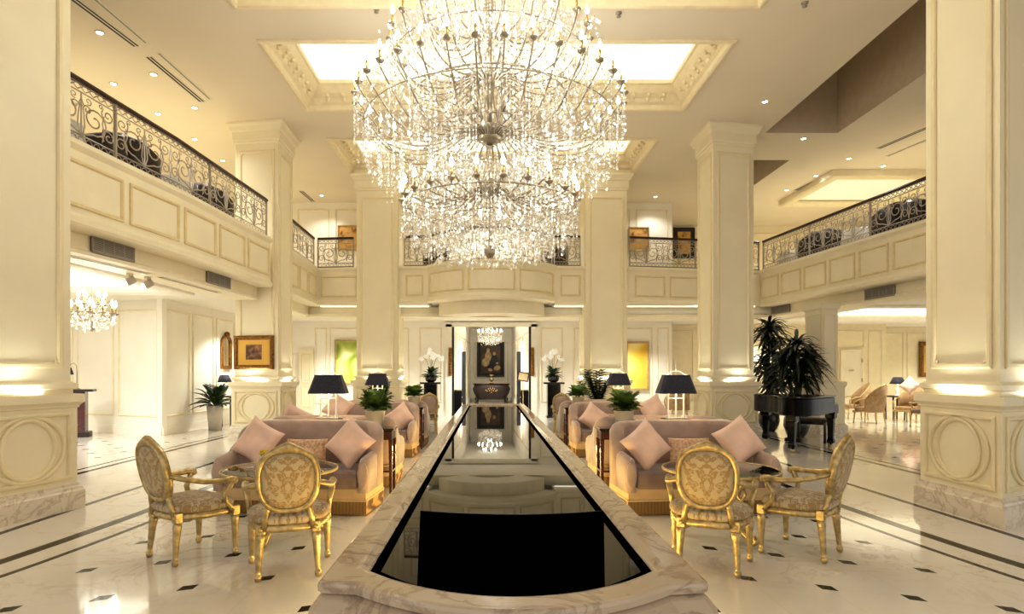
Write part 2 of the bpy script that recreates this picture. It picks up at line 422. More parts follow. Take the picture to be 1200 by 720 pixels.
for k, (a,b,c,d) in enumerate(coffers):
    lab = ['nearest','middle','farthest'][k]
    path = [(a,c),(b,c),(b,d),(a,d)]      # counter-clockwise: the right-hand side is outward, so negative offsets go inward
    mb = MB()
    prof = [(.06,CEIL-.001),(.06,CEIL-.03),(.04,CEIL-.045),(.0,CEIL-.05),(-.03,CEIL-.03),(-.04,CEIL+.06),(-.10,CEIL+.10),(-.12,CEIL+.16),(-.22,CEIL+.24),(-.30,CEIL+.36),(-.34,CEIL+.38),(-.34,CEIL+.46),(-.05,CEIL+.46),(0.0,CEIL+.1)]
    mb.sweep(path, prof, closed=True)
    # carved modillions round the cornice
    def mods(x0,x1,fixed,axis,sgn):
        n = max(2, int((x1-x0)/.34))
        for q in range(n):
            t = x0+.3+(x1-x0-.6)*(q+.5)/n
            for dz, o, h in ((.14,.13,.05),(.20,.20,.045)):
                p = (t, fixed+sgn*o, CEIL+dz) if axis == 0 else (fixed+sgn*o, t, CEIL+dz)
                mb.sphere(p, h, 6, 4, (1,1,1.0))
    mods(a,b,d,0,-1); mods(a,b,c,0,1); mods(c,d,a,1,1); mods(c,d,b,1,-1)
    tr = struct('trim_%d' % (k+1), mb, M['coffer'], '%s carved plaster cornice framing a lit ceiling coffer' % lab, 'ceiling coffer')
    mb = MB(); mb.add([(a+.02,c+.02,CEIL+1.0),(b-.02,c+.02,CEIL+1.0),(b-.02,d-.02,CEIL+1.0),(a+.02,d-.02,CEIL+1.0)], [(0,1,2,3)])
    mb.sweep([(a+.02,c+.02),(b-.02,c+.02),(b-.02,d-.02),(a+.02,d-.02)], [(0,CEIL+.3),(.02,CEIL+.3),(.02,CEIL+1.0),(0,CEIL+1.0)], closed=True)
    mb.build('coffer_recess', M['cofferlit'], tr)
mb = MB()
for a,b,c,d in voids:
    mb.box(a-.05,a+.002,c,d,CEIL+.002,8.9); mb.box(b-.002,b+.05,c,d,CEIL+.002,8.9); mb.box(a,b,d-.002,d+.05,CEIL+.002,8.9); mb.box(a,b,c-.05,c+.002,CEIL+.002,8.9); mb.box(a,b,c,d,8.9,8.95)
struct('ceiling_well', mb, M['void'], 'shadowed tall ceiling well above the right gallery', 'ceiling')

M['colmould'] = simple('column_moulding', (238,224,186), .45, var=.02)
# ---------------------------------------------------------------- columns
def column(base_c, u, v, wb, shaft, label, ux=True, top=CEIL):
    u = Vector((u[0],u[1],0)).normalized(); v = Vector((v[0],v[1],0)).normalized()
    c = Vector((base_c[0],base_c[1],0)) + u*wb/2 + v*wb/2
    Mx = Matrix(((u.x,v.x,0,c.x),(u.y,v.y,0,c.y),(0,0,1,0),(0,0,0,1)))
    h = wb/2; b = h-.06; s = shaft/2
    def sq(r): return [(-r,-r),(r,-r),(r,r),(-r,r)]
    def stack(mb, prof): mb.loft([[(x,y,z) for x,y in sq(r)] for r,z in prof], caps=True, M=Mx)
    mb = MB(); stack(mb, [(b,.26),(b,1.10),(b+.015,1.11),(b+.02,1.13),(h-.02,1.15),(h,1.165),(h,1.25),(s+.02,1.25),(s+.02,1.30),(s+.06,1.31),(s+.06,1.36),(s,1.39),(s,top-.46),(s+.03,top-.44),(s+.03,top-.40),(s+.05,top-.38),(s+.05,top-.20),(s+.09,top-.17),(s+.12,top-.10),(s+.16,top-.05),(s+.16,top)])
    mf = MB()
    maps = [(lambda p,o,z,r=0: (p,-r-o,z)),(lambda p,o,z,r=0: (-r-o,p,z)),(lambda p,o,z,r=0: (p,r+o,z)),(lambda p,o,z,r=0: (r+o,p,z))]
    pr = [(0,-.01),(0,.02),(.015,.03),(.035,.03),(.05,.008),(.05,-.01)]
    for m in maps:
        mp = lambda p,o,z: Mx @ Vector(m(p,o,z,b))
        mf.frame(mp, -b+.07, b-.07, .33, 1.06, pr)
        mf.oval(mp, 0, .695, b-.13, .355, pr); mf.oval(mp, 0, .695, b-.235, .325, pr)
        mp2 = lambda p,o,z: Mx @ Vector(m(p,o,z,s))
        pr2 = [(0,-.01),(0,.02),(.02,.028),(.05,.028),(.07,.01),(.07,-.01)]
        mf.frame(mp2, -s+.09, s-.09, 1.52, top-.62, pr2)
        # stepped corners of the panel
        for sx in (-1,1):
            for zz in (1.52, top-.62):
                dz = .10 if zz < 3 else -.10
                x0, x1 = sorted((sx*(s-.096), sx*(s-.19))); z0, z1 = sorted((zz+math.copysign(.006,dz), zz+dz))
                mf.frame(mp2, x0, x1, z0, z1, [(0,-.01),(0,.02),(.02,.026),(.035,.01)])
    o = struct('column', mb, M['cream'], label, 'column')
    mf.build('panel_moulding', M['colmould'], o)
    mb = MB(); stack(mb, [(h,0),(h,.20),(h-.015,.215),(h-.02,.235),(b+.012,.25),(b+.012,.275),(b-.01,.275)])
    mb.build('plinth', M['marble'], o)
    # ledge uplights
    return Mx, s, h
C1L = column((-4.755,5.42), (-1,.5), (.25,.968), 1.20, .98, 'nearest left cream column with oval panelled pedestal')
C1R = column((4.83,5.61), (1,.5), (0,1), 1.20, .98, 'nearest right cream column with oval panelled pedestal')
C2L = column((-4.60,13.2), (-1,.16), (-.02,1), 1.30, 1.04, 'cream column bearing the small gold framed sketch')
C2R = column((4.90,13.3), (1,.2), (0,1), 1.30, 1.02, 'cream column beside the black grand piano')
C3L = column((-2.44,16.5), (-1,.04), (0,1), 1.42, 1.14, 'far cream column left of the bowed balcony', top=CEIL-.09)
C3R = column((2.54,16.5), (1,.04), (0,1), 1.42, 1.16, 'far cream column right of the bowed balcony', top=CEIL-.09)
for (Mx, s, h), e in ((C1L,5),(C1R,5),(C2L,6),(C2R,6),(C3L,6),(C3R,6)):
    for m in ((0,-1),(-1,0)):
        p = Mx @ Vector((m[0]*(s+.09), m[1]*(s+.09), 1.262)); q = Mx @ Vector((m[0]*(s+.09)+abs(m[1])*.1, m[1]*(s+.09)+abs(m[0])*.1, 1.262))
        ang = math.atan2(q.y-p.y, q.x-p.x)
        light('column_uplight', 'AREA', p, e*UPL, (255,252,240), .5, (PI,0,-ang), .05)
# the column under the right gallery, behind the piano
P4 = at(963,435,14.2)
mb = MB(); u4 = Vector((1,.25,0)).normalized(); M4 = Matrix(((u4.x,0,0,P4.x),(u4.y,1,0,P4.y),(0,0,1,0),(0,0,0,1)))
def st4(prof): mb.loft([[(a,b_,z) for a,b_ in ((-r,-r),(.46+r,-r),(.46+r,.75+r),(-r,.75+r))] for r,z in prof], caps=True, M=M4)
st4([(.12,.24),(.12,1.12),(.16,1.16),(.16,1.24),(.02,1.26),(0,1.3),(0,2.95),(.04,3.0),(.07,3.12)])
for mp,a0,a1 in ((lambda p,o,z: M4 @ Vector((p,-o,z)),.05,.41),(lambda p,o,z: M4 @ Vector((-o,p,z)),.05,.7)):
    mb.frame(mp, a0, a1, 1.4, 2.88, [(0,-.01),(0,.02),(.03,.02),(.045,-.01)])
o = struct('column', mb, M['cream2'], 'low cream column under the right gallery behind the piano', 'column')
mb = MB(); mb.loft([[(a,b_,z) for a,b_ in ((-r,-r),(.46+r,-r),(.46+r,.75+r),(-r,.75+r))] for r,z in ((.17,0),(.17,.2),(.13,.25))], caps=True, M=M4)
mb.build('plinth', M['marble'], o)

# ---------------------------------------------------------------- galleries
class Path:
    def __init__(s, pts):
        s.p = [Vector((a,b)) for a,b in pts]; s.c = [0]
        for a,b in zip(s.p, s.p[1:]): s.c.append(s.c[-1]+(b-a).length)
        s.len = s.c[-1]
    def at(s, t, out=0.0, z=0.0):
        t = min(max(t, 0), s.len)
        for k in range(len(s.p)-1):
            if t <= s.c[k+1]+1e-9: break
        d = (s.p[k+1]-s.p[k]).normalized(); q = s.p[k]+d*(t-s.c[k])
        return Vector((q.x+d.y*out, q.y-d.x*out, z))
CH, BY, BF = 1.77, 16.72, 15.68
rad = (CH**2+(BY-BF)**2)/(2*(BY-BF)); half = math.asin(CH/rad)
def bow(r, n=14, cx=.05): return [(cx+r*math.sin(-half+2*half*k/n), BF+rad-r*math.cos(-half+2*half*k/n)) for k in range(n+1)]
left_near = [(-5.46,6.0),(-5.04,9.78),(-4.87,13.25)]
left_far  = [(-4.87,14.4),(-4.94,17.05)]
back_l = [(-4.94,17.05),(-1.72,16.72)]
back_r = [(1.82,16.72),(4.0,16.85),(7.93,17.5)]
right  = [(7.93,17.5),(8.5,11.5),(8.95,6.8)]
PAR = [(-.55,3.36),(.02,3.36),(.05,3.39),(.05,3.45),(.02,3.48),(0,3.52),(0,4.32),(.03,4.35),(.06,4.38),(.06,4.44),(-.3,4.44),(-.3,UP),(-.55,UP)]
BEAM = [(-.30,3.36),(-.30,3.16),(-.27,3.13),(-.27,3.08),(-.95,3.08),(-.95,3.36)]
PF = [(0,-.01),(0,.025),(.015,.03),(.035,.03),(.05,.008),(.05,-.01)]
def panels(mb, pts, widths, z0=3.60, z1=4.2, start=.06, gap=.13):
    P = Path(pts); t = start
    for wd in widths:
        mb.frame(lambda p,o,z: P.at(p,o,z), t, t+wd, z0, z1, PF); t += wd+gap
def even(pts, n, gap=.13, a=.07):
    l = Path(pts).len; return [ (l-2*a-gap*(n-1))/n ]*n
mbl = MB(); mfl = MB(); mfb = MB(); mfr = MB(); mbl.sweep(left_near, PAR); mbl.sweep(left_near, BEAM)
panels(mfl, left_near, even(left_near[:2],3)); panels(mfl, left_near[1:], even(left_near[1:],3))
mfl.build('panel_moulding', M['mould'], struct('wall_left_gallery', mbl, M['cream2'], 'panelled gallery front on the left', 'gallery front'))
mbb = MB(); full = left_far+back_l[1:]+bow(rad)[1:-1]+back_r
mbb.sweep(left_far+back_l[1:], PAR); mbb.sweep(left_far+[(-4.9,17.05)], BEAM)
panels(mfb, left_far, even(left_far,3)); 
for x0,x1 in ((-4.80,-3.75),(-2.36,-1.86)):
    mfb.frame(lambda p,o,z: (p, 17.05-(p+4.94)*.1025-o, z), x0, x1, 3.60, 4.2, PF)
mbb.sweep(back_r, PAR)
for x0,x1 in ((1.98,2.55),(4.10,5.0),(5.13,6.0),(6.13,7.0)):
    f = (lambda p: 16.72+(p-1.82)*.0596) if x1 < 4 else (lambda p: 16.85+(p-4.0)*.1654)
    mfb.frame(lambda p,o,z: (p, f(p)-o, z), x0, x1, 3.60, 4.2, PF)
B = bow(rad)
mbb.sweep(B, [(-.75,3.40),(.02,3.40),(.07,3.43),(.07,3.50),(.02,3.55),(0,3.57),(0,4.32),(.03,4.35),(.08,4.38),(.08,4.44),(-.3,4.44),(-.3,UP),(-.75,UP)], smooth=False)
PB = Path(B); l = PB.len
def bent(t0, t1):
    n = 6; rings = []
    # panel outline following the curve
    us = [t0+(t1-t0)*k/n for k in range(n+1)]
    for i, o in PF:
        lo = [PB.at(min(max(u, t0+i), t1-i), o, 3.64+i) for u in us]; hi = [PB.at(min(max(u, t0+i), t1-i), o, 4.22-i) for u in reversed(us)]
        rings.append(lo+hi)
    mfb.loft(rings)
for k in range(3): bent(.12+k*(l-.12)/3, .12+(k+1)*(l-.12)/3-.12)
# lower drum of the bow
B2 = bow(rad-.32); mbb.sweep(B2, [(-.9,3.06),(.0,3.06),(.0,3.40),(-.9,3.40)])
mbb.sweep([(-5.3,17.35),(8.3,17.45)], [(-.4,3.06),(.12,3.06),(.12,3.14),(0,3.16),(0,3.36),(-.4,3.36)])
mfb.build('panel_moulding', M['mould'], struct('wall_back_gallery', mbb, M['cream2'], 'panelled back gallery front with a bowed centre', 'gallery front'))
for nm,x0,x1,lab in (('a',-4.85,-1.75,'slim white glowing band under the back gallery, left of the bow'),('b',1.85,7.6,'slim white glowing band under the back gallery, right of the bow')):
    mb = MB(); mb.box(x0,x1,17.1,17.14,3.335,3.362); tag(mb.build('glow_band', glow('white_glow_band_'+nm,(255,248,230),1.3)), lab, 'light')  # emissive bars painting a bright band, in place of cove-lit surfaces
mbr = MB(); mbr.sweep(right, PAR); mbr.sweep(right, BEAM)
panels(mfr, right[:2], even(right[:2],6)); panels(mfr, right[1:], even(right[1:],4))
mfr.build('panel_moulding', M['mould'], struct('wall_right_gallery', mbr, M['cream2'], 'panelled gallery front on the right', 'gallery front'))

# gallery floors, hall ceilings
mb = MB()
mb.box(-20,-5.9,2,24,3.9,UP-.01); mb.box(-5.95,-5.5,13,24,3.9,UP-.01); mb.box(-5.6,8.4,17.6,24,3.9,UP-.01); mb.box(8.45,24,12,26,3.9,UP-.01); mb.box(9.3,24,5,12.1,3.9,UP-.01)
mb.prism([(B[i][0],B[i][1]+.4) for i in range(len(B))]+[(1.8,17.7),(-1.7,17.7)], 3.9, UP-.01)
struct('floor_gallery', mb, M['cream2'], 'upper gallery floor', 'floor')
mb = MB()
mb.box(-20,-5.95,5,8.6,HALL,HALL+.1); mb.box(-20,-13,8.6,24,HALL,HALL+.1); mb.box(-13,-5.95,12.6,24,HALL,HALL+.1); mb.box(-6.6,-5.95,8.6,12.6,HALL,HALL+.1); mb.box(-5.95,-5.3,13.3,24,HALL,HALL+.1)
mb.box(-5.3,8.3,17.4,20.1,HALL,HALL+.1); mb.box(6,8.3,20.1,26,HALL,HALL+.1); mb.box(-2,2.2,20.1,31,3.62,3.7); mb.prism([(8.75,17.4),(9.1,13.6),(9.75,5),(26,5),(26,15.3),(9.6,15.3),(9.6,19.6),(8.3,19.6),(8.3,17.4)],HALL,HALL+.1); mb.box(14.6,26,15.3,30,HALL,HALL+.1); mb.box(8.3,14.6,19.6,30,HALL,HALL+.1)
struct('ceiling_hall', mb, M['white'], 'white lowered ceiling of the side halls', 'ceiling')
M['cove2'] = glow('dim_glowing_cove', (255,240,204), .6, True)  # both cove plasters emit the light themselves instead of lamps in the trays
M['cove'] = glow('glowing_cove_plaster', (255,250,236), COVE, True)
for k,(a,b,c,d) in enumerate(((-13,-6.6,8.6,12.6),(9.6,14.6,15.3,19.6))):
    mb = MB(); mb.sweep([(a,c),(b,c),(b,d),(a,d)], [(.25,HALL-.002),(.25,HALL-.05),(.18,HALL-.07),(0,HALL-.07),(-.12,HALL-.02),(-.2,HALL+.08),(-.2,HALL+.14),(0,HALL+.14)], closed=True)
    tr = struct('trim_%d' % (k+4), mb, M['white'], ['white stepped tray ceiling over the left hall','white stepped tray ceiling over the right lounge'][k], 'ceiling tray')
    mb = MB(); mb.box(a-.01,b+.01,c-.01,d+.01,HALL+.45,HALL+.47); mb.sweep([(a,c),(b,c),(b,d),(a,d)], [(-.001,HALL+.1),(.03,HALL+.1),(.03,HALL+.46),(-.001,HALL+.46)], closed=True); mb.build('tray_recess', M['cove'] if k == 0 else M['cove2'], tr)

# ---------------------------------------------------------------- walls
WP = [(0,-.005),(0,.02),(.012,.028),(.03,.028),(.045,.005),(.045,-.005)]
def flat_wall(name, a, b, z0, z1, mat, label, pans=(), holes=(), thick=.12, base=True, out=1):
    """wall between plan points a and b; faces the right-hand side of a->b"""
    a = Vector(a); b = Vector(b); d = (b-a); l = d.length; d.normalize(); n = Vector((d.y,-d.x))
    mp = lambda p,o,z: (a.x+d.x*p+n.x*o, a.y+d.y*p+n.y*o, z)
    mb = MB(); Mx = Matrix(((d.x,n.x,0,a.x),(d.y,n.y,0,a.y),(0,0,1,0),(0,0,0,1)))
    cuts = sorted([0,l]+[h for hh in holes for h in hh[:2]])
    for c0,c1 in zip(cuts, cuts[1:]):
        mid = (c0+c1)/2; hh = [h for h in holes if h[0] < mid < h[1]]
        mb.box(c0,c1,-thick,0,hh[0][2] if hh else z0,z1,Mx)
        if base and not hh: mb.box(c0,c1,-.01,.03,z0,z0+.16,Mx); mb.box(c0,c1,-.01,.02,z0+.16,z0+.2,Mx)
    o = struct(name, mb, mat, label, 'wall')
    if pans:
        mf = MB()
        for x0,x1,za,zb in pans: mf.frame(mp, x0, x1, za, zb, WP)
        mf.build('panel_moulding', M['mould2'], o)
    return o, mp
def row(l, n, za, zb, a=.12, g=.16, off=0):
    w_ = (l-2*a-g*(n-1))/n
    return [(off+a+k*(w_+g), off+a+k*(w_+g)+w_, za, zb) for k in range(n)]
# back wall, ground floor, with the doorway
wx0 = -9.0
hole = (-1.27-wx0, 1.38-wx0, 3.0)
pn = [(x0-wx0,x1-wx0,za,zb) for x0,x1,za,zb in ((-2.35,-1.6,.45,2.95),(1.7,2.45,.45,2.95),(-3.4,-2.7,.45,2.95),(2.8,3.4,.45,2.95),(3.6,4.4,.45,2.95),(-5.35,-4.4,.9,2.95),(-4.3,-3.5,.9,2.95),(5.6,6.0,.45,2.95),(4.5,5.45,.45,2.95),(-6.9,-6.45,.4,2.1),(-5.85,-5.45,.4,2.95))]
flat_wall('wall_back', (wx0,20.0), (6.1,20.0), 0, 3.3, M['hall'], 'panelled back wall of the ground floor with a tall doorway', pn, [hole])
flat_wall('wall_back_recess', (5.9,22.6), (12.2,22.6), 0, 3.3, M['hall'], 'recessed back wall right of the gold painting', row(6.3,5,.4,2.95))
mb = MB()
for s_ in (-1,1):
    xj = -1.27 if s_ < 0 else 1.38
    x0, x1 = sorted((xj, xj+s_*.2)); mb.box(x0,x1,19.93,20.0,0,3.06)
mb.box(-1.47,1.58,19.93,20.0,2.98,3.12)
tr = struct('door_1', mb, M['white'], 'tall white doorway surround at the end of the pool', 'doorway')
mb = MB(); mb.box(-1.27,-1.2,20.0,20.12,0,3.0); mb.box(1.31,1.38,20.0,20.12,0,3.0); mb.build('door_frame', M['dooredge'], tr)
# room beyond
o_, _ = flat_wall('wall_inner_left', (-1.3,20.2), (-.98,30), 0, 3.62, M['hall'], 'left panelled wall of the room beyond the doorway', row(9.8,3,.4,2.9))
flat_wall('wall_inner_back', (-1.0,30), (1.12,30), 0, 3.62, M['hall'], 'far wall holding the large dark portrait', [(.2,1.92,.4,2.95)])
flat_wall('wall_inner_right', (1.10,30), (1.42,20.2), 0, 3.62, M['hall'], 'right panelled wall of the room beyond the doorway', row(9.8,3,.4,2.9))
mb = MB()
for s_ in (-1,1):
    x = -1.02*1 if s_ < 0 else 1.14
    x0,x1 = sorted((x+ (-.16 if s_<0 else .16), x)); mb.box(x0-.02,x1+.02,24.6,25.0,0,2.3)
struct('door_2', mb, M['dooredge'], 'dark side door of the room beyond the doorway', 'door')
# back-left door
mb = MB(); pd0, pd1 = at(351,435,19.95), at(367,435,19.95)
mb.box(pd0.x,pd1.x,19.93,19.99,0,2.25); mp = lambda p,o,z: (p,19.93-o,z)
mb.frame(mp, pd0.x+.08, pd1.x-.08, .3, 1.0, WP); mb.frame(mp, pd0.x+.08, pd1.x-.08, 1.1, 2.1, WP)
d3 = struct('door_3', mb, M['cream'], 'cream panelled door in the far left of the back wall', 'door')
# upper back walls
flat_wall('wall_upper_back', (-14,19.8), (6.05,19.8), UP, CEIL, M['hall'], 'white panelled upper wall behind the back gallery', row(20.05,16,4.9,6.85,.15,.2), base=False)
flat_wall('wall_upper_return', (6.05,19.94), (6.05,23.0), UP, CEIL, M['hall'], 'return of the upper back wall', (), base=False)
flat_wall('wall_upper_right', (6.05,23.0), (24,23.0), UP, CEIL, M['cream2'], 'upper wall behind the right gallery', row(17.9,14,4.7,6.8), base=False)
flat_wall('wall_upper_side', (16.5,23.0), (16.5,6.0), UP, CEIL, M['cream2'], 'side wall of the right gallery', row(17,12,4.7,6.8), base=False)
flat_wall('wall_upper_left', (-11.5,4.0), (-11.5,19.8), UP, CEIL, M['cream2'], 'side wall of the left gallery', row(15.8,10,4.7,6.8), base=False)
# left hall block
flat_wall('wall_left_hall', (-14.5,16.6), (-7.57,13.8), 0, HALL, M['hall'], 'white panelled wall of the left hall under the small chandelier', row(7.47,5,.42,2.95))
flat_wall('wall_left_passage', (-7.57,13.8), (-7.4,20.0), 0, HALL, M['hall'], 'white panelled passage wall left of the framed sketch', row(6.2,5,.42,2.95,.1,.14))
flat_wall('wall_left_end', (-14.5,8.0), (-14.5,16.6), 0, HALL, M['hall'], 'end wall of the left hall', row(8.6,6,.42,2.95))
# right lounge
wA, mpA = flat_wall('wall_right_lounge', (6.1,21.4), (14.2,21.4), 0, HALL, M['lounge'], 'cream panelled wall of the right lounge with a flush door', [(.2,1.2,.4,2.95),(5.9,7.3,2.35,2.95),(7.45,7.95,.4,2.95)])
flat_wall('wall_right_lounge_step', (14.2,21.54), (14.3,22.6), 0, HALL, M['lounge'], 'step in the right lounge wall', ())
flat_wall('wall_right_lounge_end', (14.3,22.6), (24,22.6), 0, HALL, M['lounge'], 'cream panelled wall holding the gilt framed painting', row(9.7,7,.4,2.95,.1,.12))
mb = MB(); mb.box(12.55,13.3,21.33,21.39,0,2.2); mp = lambda p,o,z: (p,21.33-o,z); mb.frame(mp,12.53,13.36,-.02,2.26,[(0,0),(0,.03),(.05,.03),(.06,0)])
d4 = struct('door_4', mb, M['cream2'], 'cream flush door in the right lounge', 'door')
mb = MB(); mb.box(12.82,12.98,21.31,21.33,1.5,1.54); mb.build('door_plate', M['brass'], d4)
mb = MB()
for z in (.4,1.1,1.8): mb.box(13.27,13.31,21.30,21.33,z,z+.14)
mb.build('hinge', M['brass'], d4)
# ---------------------------------------------------------------- gallery railings
def spiral(c, r0, r1, a0, a1, n=16):
    return [(c[0]+(r0+(r1-r0)*k/n)*math.cos(a0+(a1-a0)*k/n), c[1]+(r0+(r1-r0)*k/n)*math.sin(a0+(a1-a0)*k/n)) for k in range(n+1)]
def scroll_curves():
    """scrolls of one bay: u from -.5 to .5, v from 0 to .86"""
    C = []
    for s in (-1, 1):
        m = lambda pts: [(s*x, y) for x, y in pts]
        C.append((m([(0,.14),(.08,.17),(.17,.21)]+spiral((.19,.40), .19, .035, -PI/2+.2, 2.6*PI, 22)), .0085))
        C.append((m([(.02,.16),(.05,.26),(.04,.40)]+spiral((.085,.50), .06, .02, PI, -1.2*PI, 12)), .007))
        C.append((m(spiral((.40,.27), .105, .02, PI*1.25, PI*1.25-2.9*PI, 18)), .0075))
        C.append((m(spiral((.385,.56), .10, .02, PI*.75, PI*.75+2.9*PI, 18)), .0075))
        C.append((m([(.30,.17),(.34,.30),(.30,.42),(.33,.54)]), .006))
        C.append((m([(.5,.15),(.47,.38),(.5,.40)]), .006)); C.append((m([(.5,.67),(.47,.44),(.5,.40)]), .006))
        C.append((m(spiral((.10,.62), .05, .015, -.6*PI, 1.6*PI, 10)), .006))
        C.append((m(spiral((.28,.64), .035, .012, 0, 2.2*PI, 8)), .005))
    C.append(([(0,.13),(0,.69)], .009))
    C.append(([(-.03,.55),(0,.62),(.03,.55),(0,.50),(-.03,.55)], .006))
    n = 9
    for k in range(n):          # little rings of the lower and upper friezes
        x = -.5+(k+.5)/n
        C.append(([(x+.045*math.cos(2*PI*i/8), .065+.04*math.sin(2*PI*i/8)) for i in range(9)], .0055))
        C.append(([(x-.05,.715),(x+.05,.795)], .0055)); C.append(([(x-.05,.795),(x+.05,.715)], .0055))
    return C
SCROLL = scroll_curves()
def railing(pts, label, out=-.09, z0=4.46, unit=1.12, posts=True, plain=False):
    P = Path(pts); n = max(1, round(P.len/unit)); wd = P.len/n
    base = P.at(P.len/2, out, z0)
    root = empty('railing', base, 0, label, 'railing', 'wrought iron gallery railings')
    loc = lambda p: Vector(p)-base
    step = max(2, int(P.len/.45)) if len(pts) > 4 else len(pts)-1
    ts = P.c if len(pts) <= 4 else [P.len*k/step for k in range(step+1)]
    mb = MB(); mb.sweep([loc(P.at(t,out))[:2] for t in ts], [(-.035,.80),(.035,.80),(.045,.83),(.03,.86),(-.03,.86),(-.045,.83)]); mb.build('handrail', M['rail'], root)
    for k in range(n):
        mb = MB(); t0 = k*wd
        mp = lambda u,v: loc(P.at(t0+wd*(u+.5), out, z0+v))
        for v, r in ((.02,.014),(.125,.011),(.69,.011),(.805,.013)):
            mb.tube([mp(u,v) for u in (-.5,-.25,0,.25,.5)], r, 4, smooth=False)
        for cv, r in SCROLL:
            mb.tube([mp(u,v) for u,v in cv], r*1.4, 4, smooth=False)
        mb.build('scroll_panel', M['metal'], root)
    if posts:
        for k in range(n+1):
            if k % 2 and k != n: continue
            p = loc(P.at(k*wd, out, z0)); mb = MB(); mb.box(p.x-.018,p.x+.018,p.y-.018,p.y+.018,0,.81); mb.build('post', M['metal'], root)
    mb = MB(); mb.sweep([loc(P.at(t,out))[:2] for t in ts], [(-.05,-.02),(.05,-.02),(.05,.012),(-.05,.012)]); mb.build('base_rail', M['slot'], root)
    return root
railing(left_near, 'long scrolled iron railing with dark handrail along the left gallery')
railing(left_far, 'short scrolled iron railing behind the column with the framed sketch')
railing([(-4.94,17.05),(-3.9,16.94)], 'scrolled iron railing at the left corner of the back gallery, before a gold painting')
railing([(-2.42,16.79),(-1.72,16.72)], 'narrow scrolled iron railing left of the bowed balcony')
railing(B, 'curved iron railing on top of the bowed balcony')
railing([(1.82,16.72),(2.55,16.76)], 'narrow scrolled iron railing right of the bowed balcony')
railing([(3.98,16.85),(7.93,17.5)], 'scrolled iron railing of the back gallery right of the far right column')
railing(right, 'long scrolled iron railing with dark handrail along the right gallery')

# ---------------------------------------------------------------- ceiling fixtures
def ceil_at(px, py, z=CEIL): return fl(px, py, z)
def make_downlight():
    r = empty('downlight', (0,0,0), 0, 'x', 'ceiling light')
    mb = MB(); mb.lathe([(.075,-.002),(.078,-.012),(.06,-.016),(.05,-.004)], 16); mb.build('trim_ring', M['clear'], r)
    mb = MB(); mb.lathe([(.05,-.010),(.03,-.014),(.001,-.015)], 12); mb.build('lens', M['lamp'], r)
    return r
dl = make_downlight(); used = []
DL_L = [(117,38),(180,87),(133,98),(228,126),(185,133),(228,163),(261,188)]
DL_R = [(941.7,162.3),(995,185.7),(956,206),(922,222.7),(1035,194.5),(1014,225.7),(1032,218),(959,240)]
DL_B = [(377,229),(768,230.5)]
for g, lst, lab in (('left', DL_L, 'small round recessed downlight in the ceiling above the left gallery'),('right', DL_R, 'small round recessed downlight in the ceiling above the right gallery'),('back', DL_B, None)):
    for k, (px, py) in enumerate(lst):
        p = ceil_at(px, py)
        l_ = lab or ['small round downlight in the ceiling before the left upper gold painting','small round downlight in the ceiling before the right upper gold painting'][k]
        place(dl, used, p, 0, l_, 'downlights above the %s gallery' % g)
        light('downlight_beam', 'SPOT', p+Vector((0,0,-.04)), 60*DLE, (255,252,246), .03, (0,0,0), angle=2.2)
p = ceil_at(896.5,119); place(dl, used, p, 0, 'single downlight in the flat ceiling right of the lit coffers')
us2 = []
sp = empty('sprinkler', (0,0,0), 0, 'x', 'sprinkler'); mb = MB(); mb.lathe([(.05,0),(.05,-.012),(.02,-.02),(.02,-.05),(.035,-.055),(.035,-.065),(.001,-.066)], 12); mb.build('head', M['grille'], sp)
for (px,py),lab in (((441,10),'tiny ceiling sprinkler left of the big chandelier'),((725,15),'tiny ceiling sprinkler right of the big chandelier'),((943,3),'tiny ceiling sprinkler near the nearest right column'),((1059,201),'tiny ceiling sprinkler above the right gallery')):
    place(sp, us2, ceil_at(px,py), 0, lab)
def slot(a, b, label, wd=.10, z=CEIL, name='air_slot', gap=True):
    A = ceil_at(*a, z); Bq = ceil_at(*b, z); d = Bq-A; ang = math.atan2(d.y,d.x)
    r = empty(name, A, ang, label, 'air vent'); mb = MB(); l = d.length
    mb.box(0,l,-wd/2,-wd/2+wd*.38,-.006,.0); mb.box(0,l,wd/2-wd*.38,wd/2,-.006,.0); mb.build('slot', M['slot'], r)
    mb = MB(); mb.box(-.02,l+.02,-wd/2-.02,-wd/2,-.01,0); mb.box(-.02,l+.02,wd/2,wd/2+.02,-.01,0); mb.box(0,l,-wd*.1,wd*.1,-.008,0); mb.build('edge_strip', M['clear'], r)
slot((84,-3),(160,54),'dark double air slot nearest along the left gallery ceiling',.11)
slot((175,67),(237,119),'dark double air slot farther along the left gallery ceiling',.11)
slot((108,-4),(171,50),'thin dark slot beside the nearest left air slot',.035)
slot((187,63),(246,116),'thin dark slot beside the farther left air slot',.035)
slot((1029,174),(1092,147),'dark linear air slot nearest in the right gallery ceiling',.12)
slot((1040,183),(1092,161),'thin linear slot beside the nearest right air slot',.05)
slot((932,223),(980,201),'dark linear air slot farther in the right gallery ceiling',.12)
slot((941,230),(990,208),'thin linear slot beside the farther right air slot',.05)
slot((353,224),(367,236),'short dark slot in the far left upper ceiling',.12)
M['trayglow'] = glow('warm_lit_tray', (255,236,190), .18)
